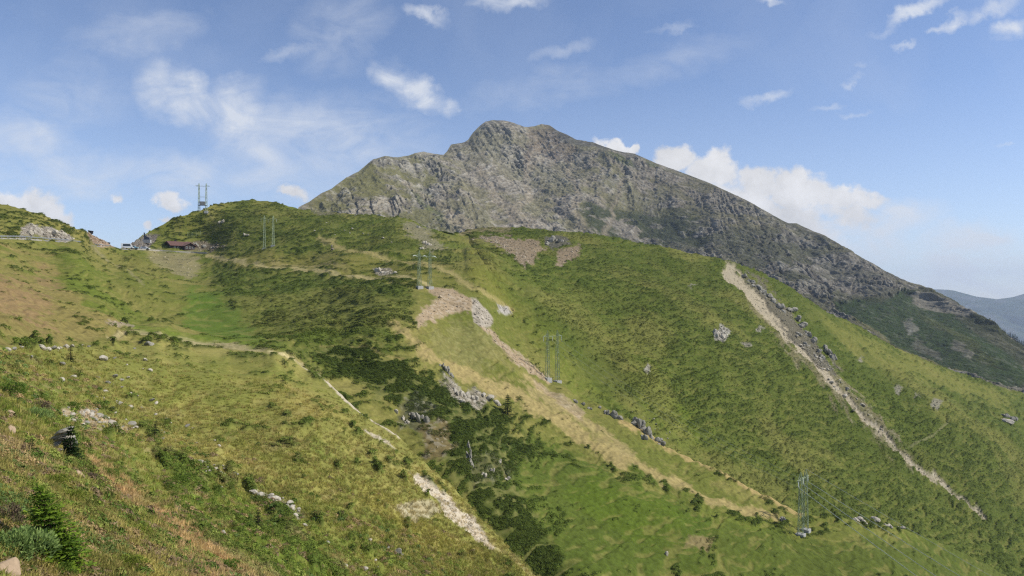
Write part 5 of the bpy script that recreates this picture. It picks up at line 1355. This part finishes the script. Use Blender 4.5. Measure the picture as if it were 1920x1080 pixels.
def warp(vec, scale, amt, det):
    n = nt.new('ShaderNodeTexNoise'); n.inputs['Scale'].default_value = scale; n.inputs['Detail'].default_value = det; n.inputs['Roughness'].default_value = .6; nt.link(vec, n.inputs['Vector'])
    a = nt.new('ShaderNodeVectorMath', operation='SUBTRACT'); nt.link(n.outputs['Color'], a.inputs[0]); a.inputs[1].default_value = (.5, .5, .5)
    b = nt.new('ShaderNodeVectorMath', operation='MULTIPLY_ADD'); nt.link(a.outputs[0], b.inputs[0]); b.inputs[1].default_value = (amt, amt, 0); nt.link(vec, b.inputs[2])
    return b.outputs[0]
P = warp(P0, 1.3, .9, 7)
def blobs(lst):
    tot = None
    for (x, y, rx, ry, rot, a) in lst:
        mp = nt.new('ShaderNodeMapping', vector_type='TEXTURE'); nt.link(P, mp.inputs[0])
        mp.inputs['Location'].default_value = ((x - CX) / 100, (HY - y) / 100, 0); mp.inputs['Rotation'].default_value = (0, 0, math.radians(rot)); mp.inputs['Scale'].default_value = (rx / 100, ry / 100, 1)
        ln = nt.new('ShaderNodeVectorMath', operation='LENGTH'); nt.link(mp.outputs[0], ln.inputs[0])
        w = nt.maprange(ln.outputs['Value'], 1.0, 0.0, 0.0, a, True)
        tot = w if tot is None else nt.math('MAXIMUM', tot, w)
    return tot
CUM = blobs([(62,400,95,75,-25,1.1),(25,385,60,55,0,1.1),(120,425,60,40,-40,.9),(215,368,40,28,-20,.75),(325,380,62,34,-10,.95),(318,412,30,14,20,.8),(545,352,60,26,0,.85),(270,425,30,18,20,.8),
  (1150,276,62,32,-22,1.2),(1180,272,30,22,0,1.1),(1270,300,70,48,0,1.2),(1330,325,90,62,-15,1.25),(1420,345,90,58,-10,1.2),(1500,360,110,62,-8,1.2),(1560,372,100,48,-5,1.1),(1420,400,180,60,-10,1.0),(1620,370,90,36,-8,.8),(1440,395,260,85,-20,1.0),(1590,400,150,50,-6,.92)])
WSP = blobs([(300,165,90,85,-55,.75),(360,190,170,60,-32,1.0),(440,215,100,95,-60,1.0),(480,280,180,70,-20,.65),(330,320,300,70,0,.55),(600,260,360,120,-5,.6),(60,260,170,80,-10,.6),(120,330,260,70,0,.55),
  (545,100,105,22,14,.55),(800,32,62,20,-20,.85),(740,150,70,48,-35,1.0),(790,180,70,42,-35,1.0),(835,195,36,30,-20,.8),(700,130,40,30,0,.5),(950,5,110,26,0,.85),(1060,95,110,24,20,.35),(1260,62,80,16,8,.4),
  (1445,178,75,20,14,.62),(1445,6,30,16,0,.8),(1720,22,95,22,22,.9),(1650,55,60,18,20,.4),(1790,40,60,18,28,.75),(1760,58,30,14,20,.6),(1860,15,80,30,20,.9),(1900,50,50,30,25,.8),(1615,128,32,11,8,.8),(1600,148,32,10,8,.6),
  (1555,192,50,12,0,.6),(1590,210,52,12,-5,.55),(1690,80,36,10,8,.6),(1885,268,30,8,0,.5),(1690,420,130,70,0,.9),(1640,470,170,80,-10,1.05),(1790,450,200,60,0,.9),(1830,505,340,90,0,1.0),(1700,525,200,70,0,.9),(1850,445,110,34,-4,1.1),(1680,400,90,36,-8,1.0),(1780,505,120,34,4,1.1),(1460,400,260,80,-14,1.0),(1580,420,220,70,-5,.9),(250,60,250,60,10,.35),(640,60,160,120,30,.35),(130,180,200,120,-10,.3),(500,330,420,70,0,.45),(1000,170,300,60,10,.25),(1250,120,300,70,15,.22)])
nb = nt.new('ShaderNodeTexNoise'); nb.inputs['Scale'].default_value = 1.6; nb.inputs['Detail'].default_value = 9; nb.inputs['Roughness'].default_value = .56; nb.inputs['Distortion'].default_value = .25; nt.link(P0, nb.inputs['Vector'])
mpw = nt.new('ShaderNodeMapping'); nt.link(P0, mpw.inputs[0]); mpw.inputs['Rotation'].default_value = (0, 0, math.radians(22)); mpw.inputs['Scale'].default_value = (.6, 1.3, 1)
nw = nt.new('ShaderNodeTexNoise'); nw.inputs['Scale'].default_value = 1.1; nw.inputs['Detail'].default_value = 9; nw.inputs['Roughness'].default_value = .6; nw.inputs['Distortion'].default_value = .6; nt.link(mpw.outputs[0], nw.inputs['Vector'])
cum_a = nt.maprange(nt.math('ADD', CUM, nt.math('MULTIPLY', nt.math('SUBTRACT', nb.outputs['Fac'], .5), 1.3)), .30, .74, 0, 1, True)
wsp_a = nt.maprange(nt.math('MULTIPLY', WSP, nt.maprange(nw.outputs['Fac'], .3, .68, .15, 1.5)), .06, .95, 0, .85)
veil = nt.maprange(nt.noise(P, .35, 6, .55, .4), .42, .75, 0, .16)
horiz = nt.maprange(v, 4.2, -.6, 0, .36)
# cloud light: bright crowns, greyer bodies
lum = nt.maprange(nt.math('ADD', nt.noise(P, .9, 5, .5), nt.math('MULTIPLY', nb.outputs['Fac'], .6)), .6, 1.0, .72, 1.0)
CL = 0.93 / SKY_S
cv = nt.new('ShaderNodeVectorMath', operation='SCALE'); cv.inputs[0].default_value = (CL, CL, CL * 1.02); nt.link(lum, cv.inputs['Scale'])
skyc = sky.outputs[0]
SKYT = (.95, .935, 1.0, 1)
skyc = nt.mixc(1.0, skyc, SKYT, 'MULTIPLY')
c1 = nt.mixc(nt.math('MAXIMUM', veil, horiz), skyc, (CL * .72, CL * .79, CL * .92, 1))
c2 = nt.mixc(wsp_a, c1, (CL * .82, CL * .86, CL * .93, 1))
c3 = nt.mixc(cum_a, c2, cv.outputs[0])
nt.link(c3, bg.inputs['Color']); bg.inputs['Strength'].default_value = SKY_S

# ------------------------------------------------------------------ camera and output
cam = bpy.data.cameras.new('camera'); co_ = bpy.data.objects.new('camera', cam); COL.objects.link(co_)
cam.sensor_width = 36; cam.lens = 36 * F / 1920; cam.shift_y = -(540 - HY) / 1920 * -1 * -1
cam.clip_start = .1; cam.clip_end = 60000
co_.location = (0, 0, 0); co_.rotation_euler = (math.radians(90), 0, 0)
cam.shift_y = (HY - 540) / 1920
SC.camera = co_
SC.render.engine = 'CYCLES'
SC.view_settings.view_transform = 'Standard'; SC.view_settings.look = 'None'; SC.view_settings.exposure = 0.0; SC.view_settings.gamma = 1
SC.cycles.use_denoising = False
SC.cycles.max_bounces = 6; SC.cycles.diffuse_bounces = 2; SC.cycles.volume_bounces = 0; SC.cycles.transparent_max_bounces = 8
SC.cycles.use_adaptive_sampling = False
SC.cycles.pixel_filter_type = 'BLACKMAN_HARRIS'; SC.cycles.filter_width = 1.25
print('script', time.time() - T0)
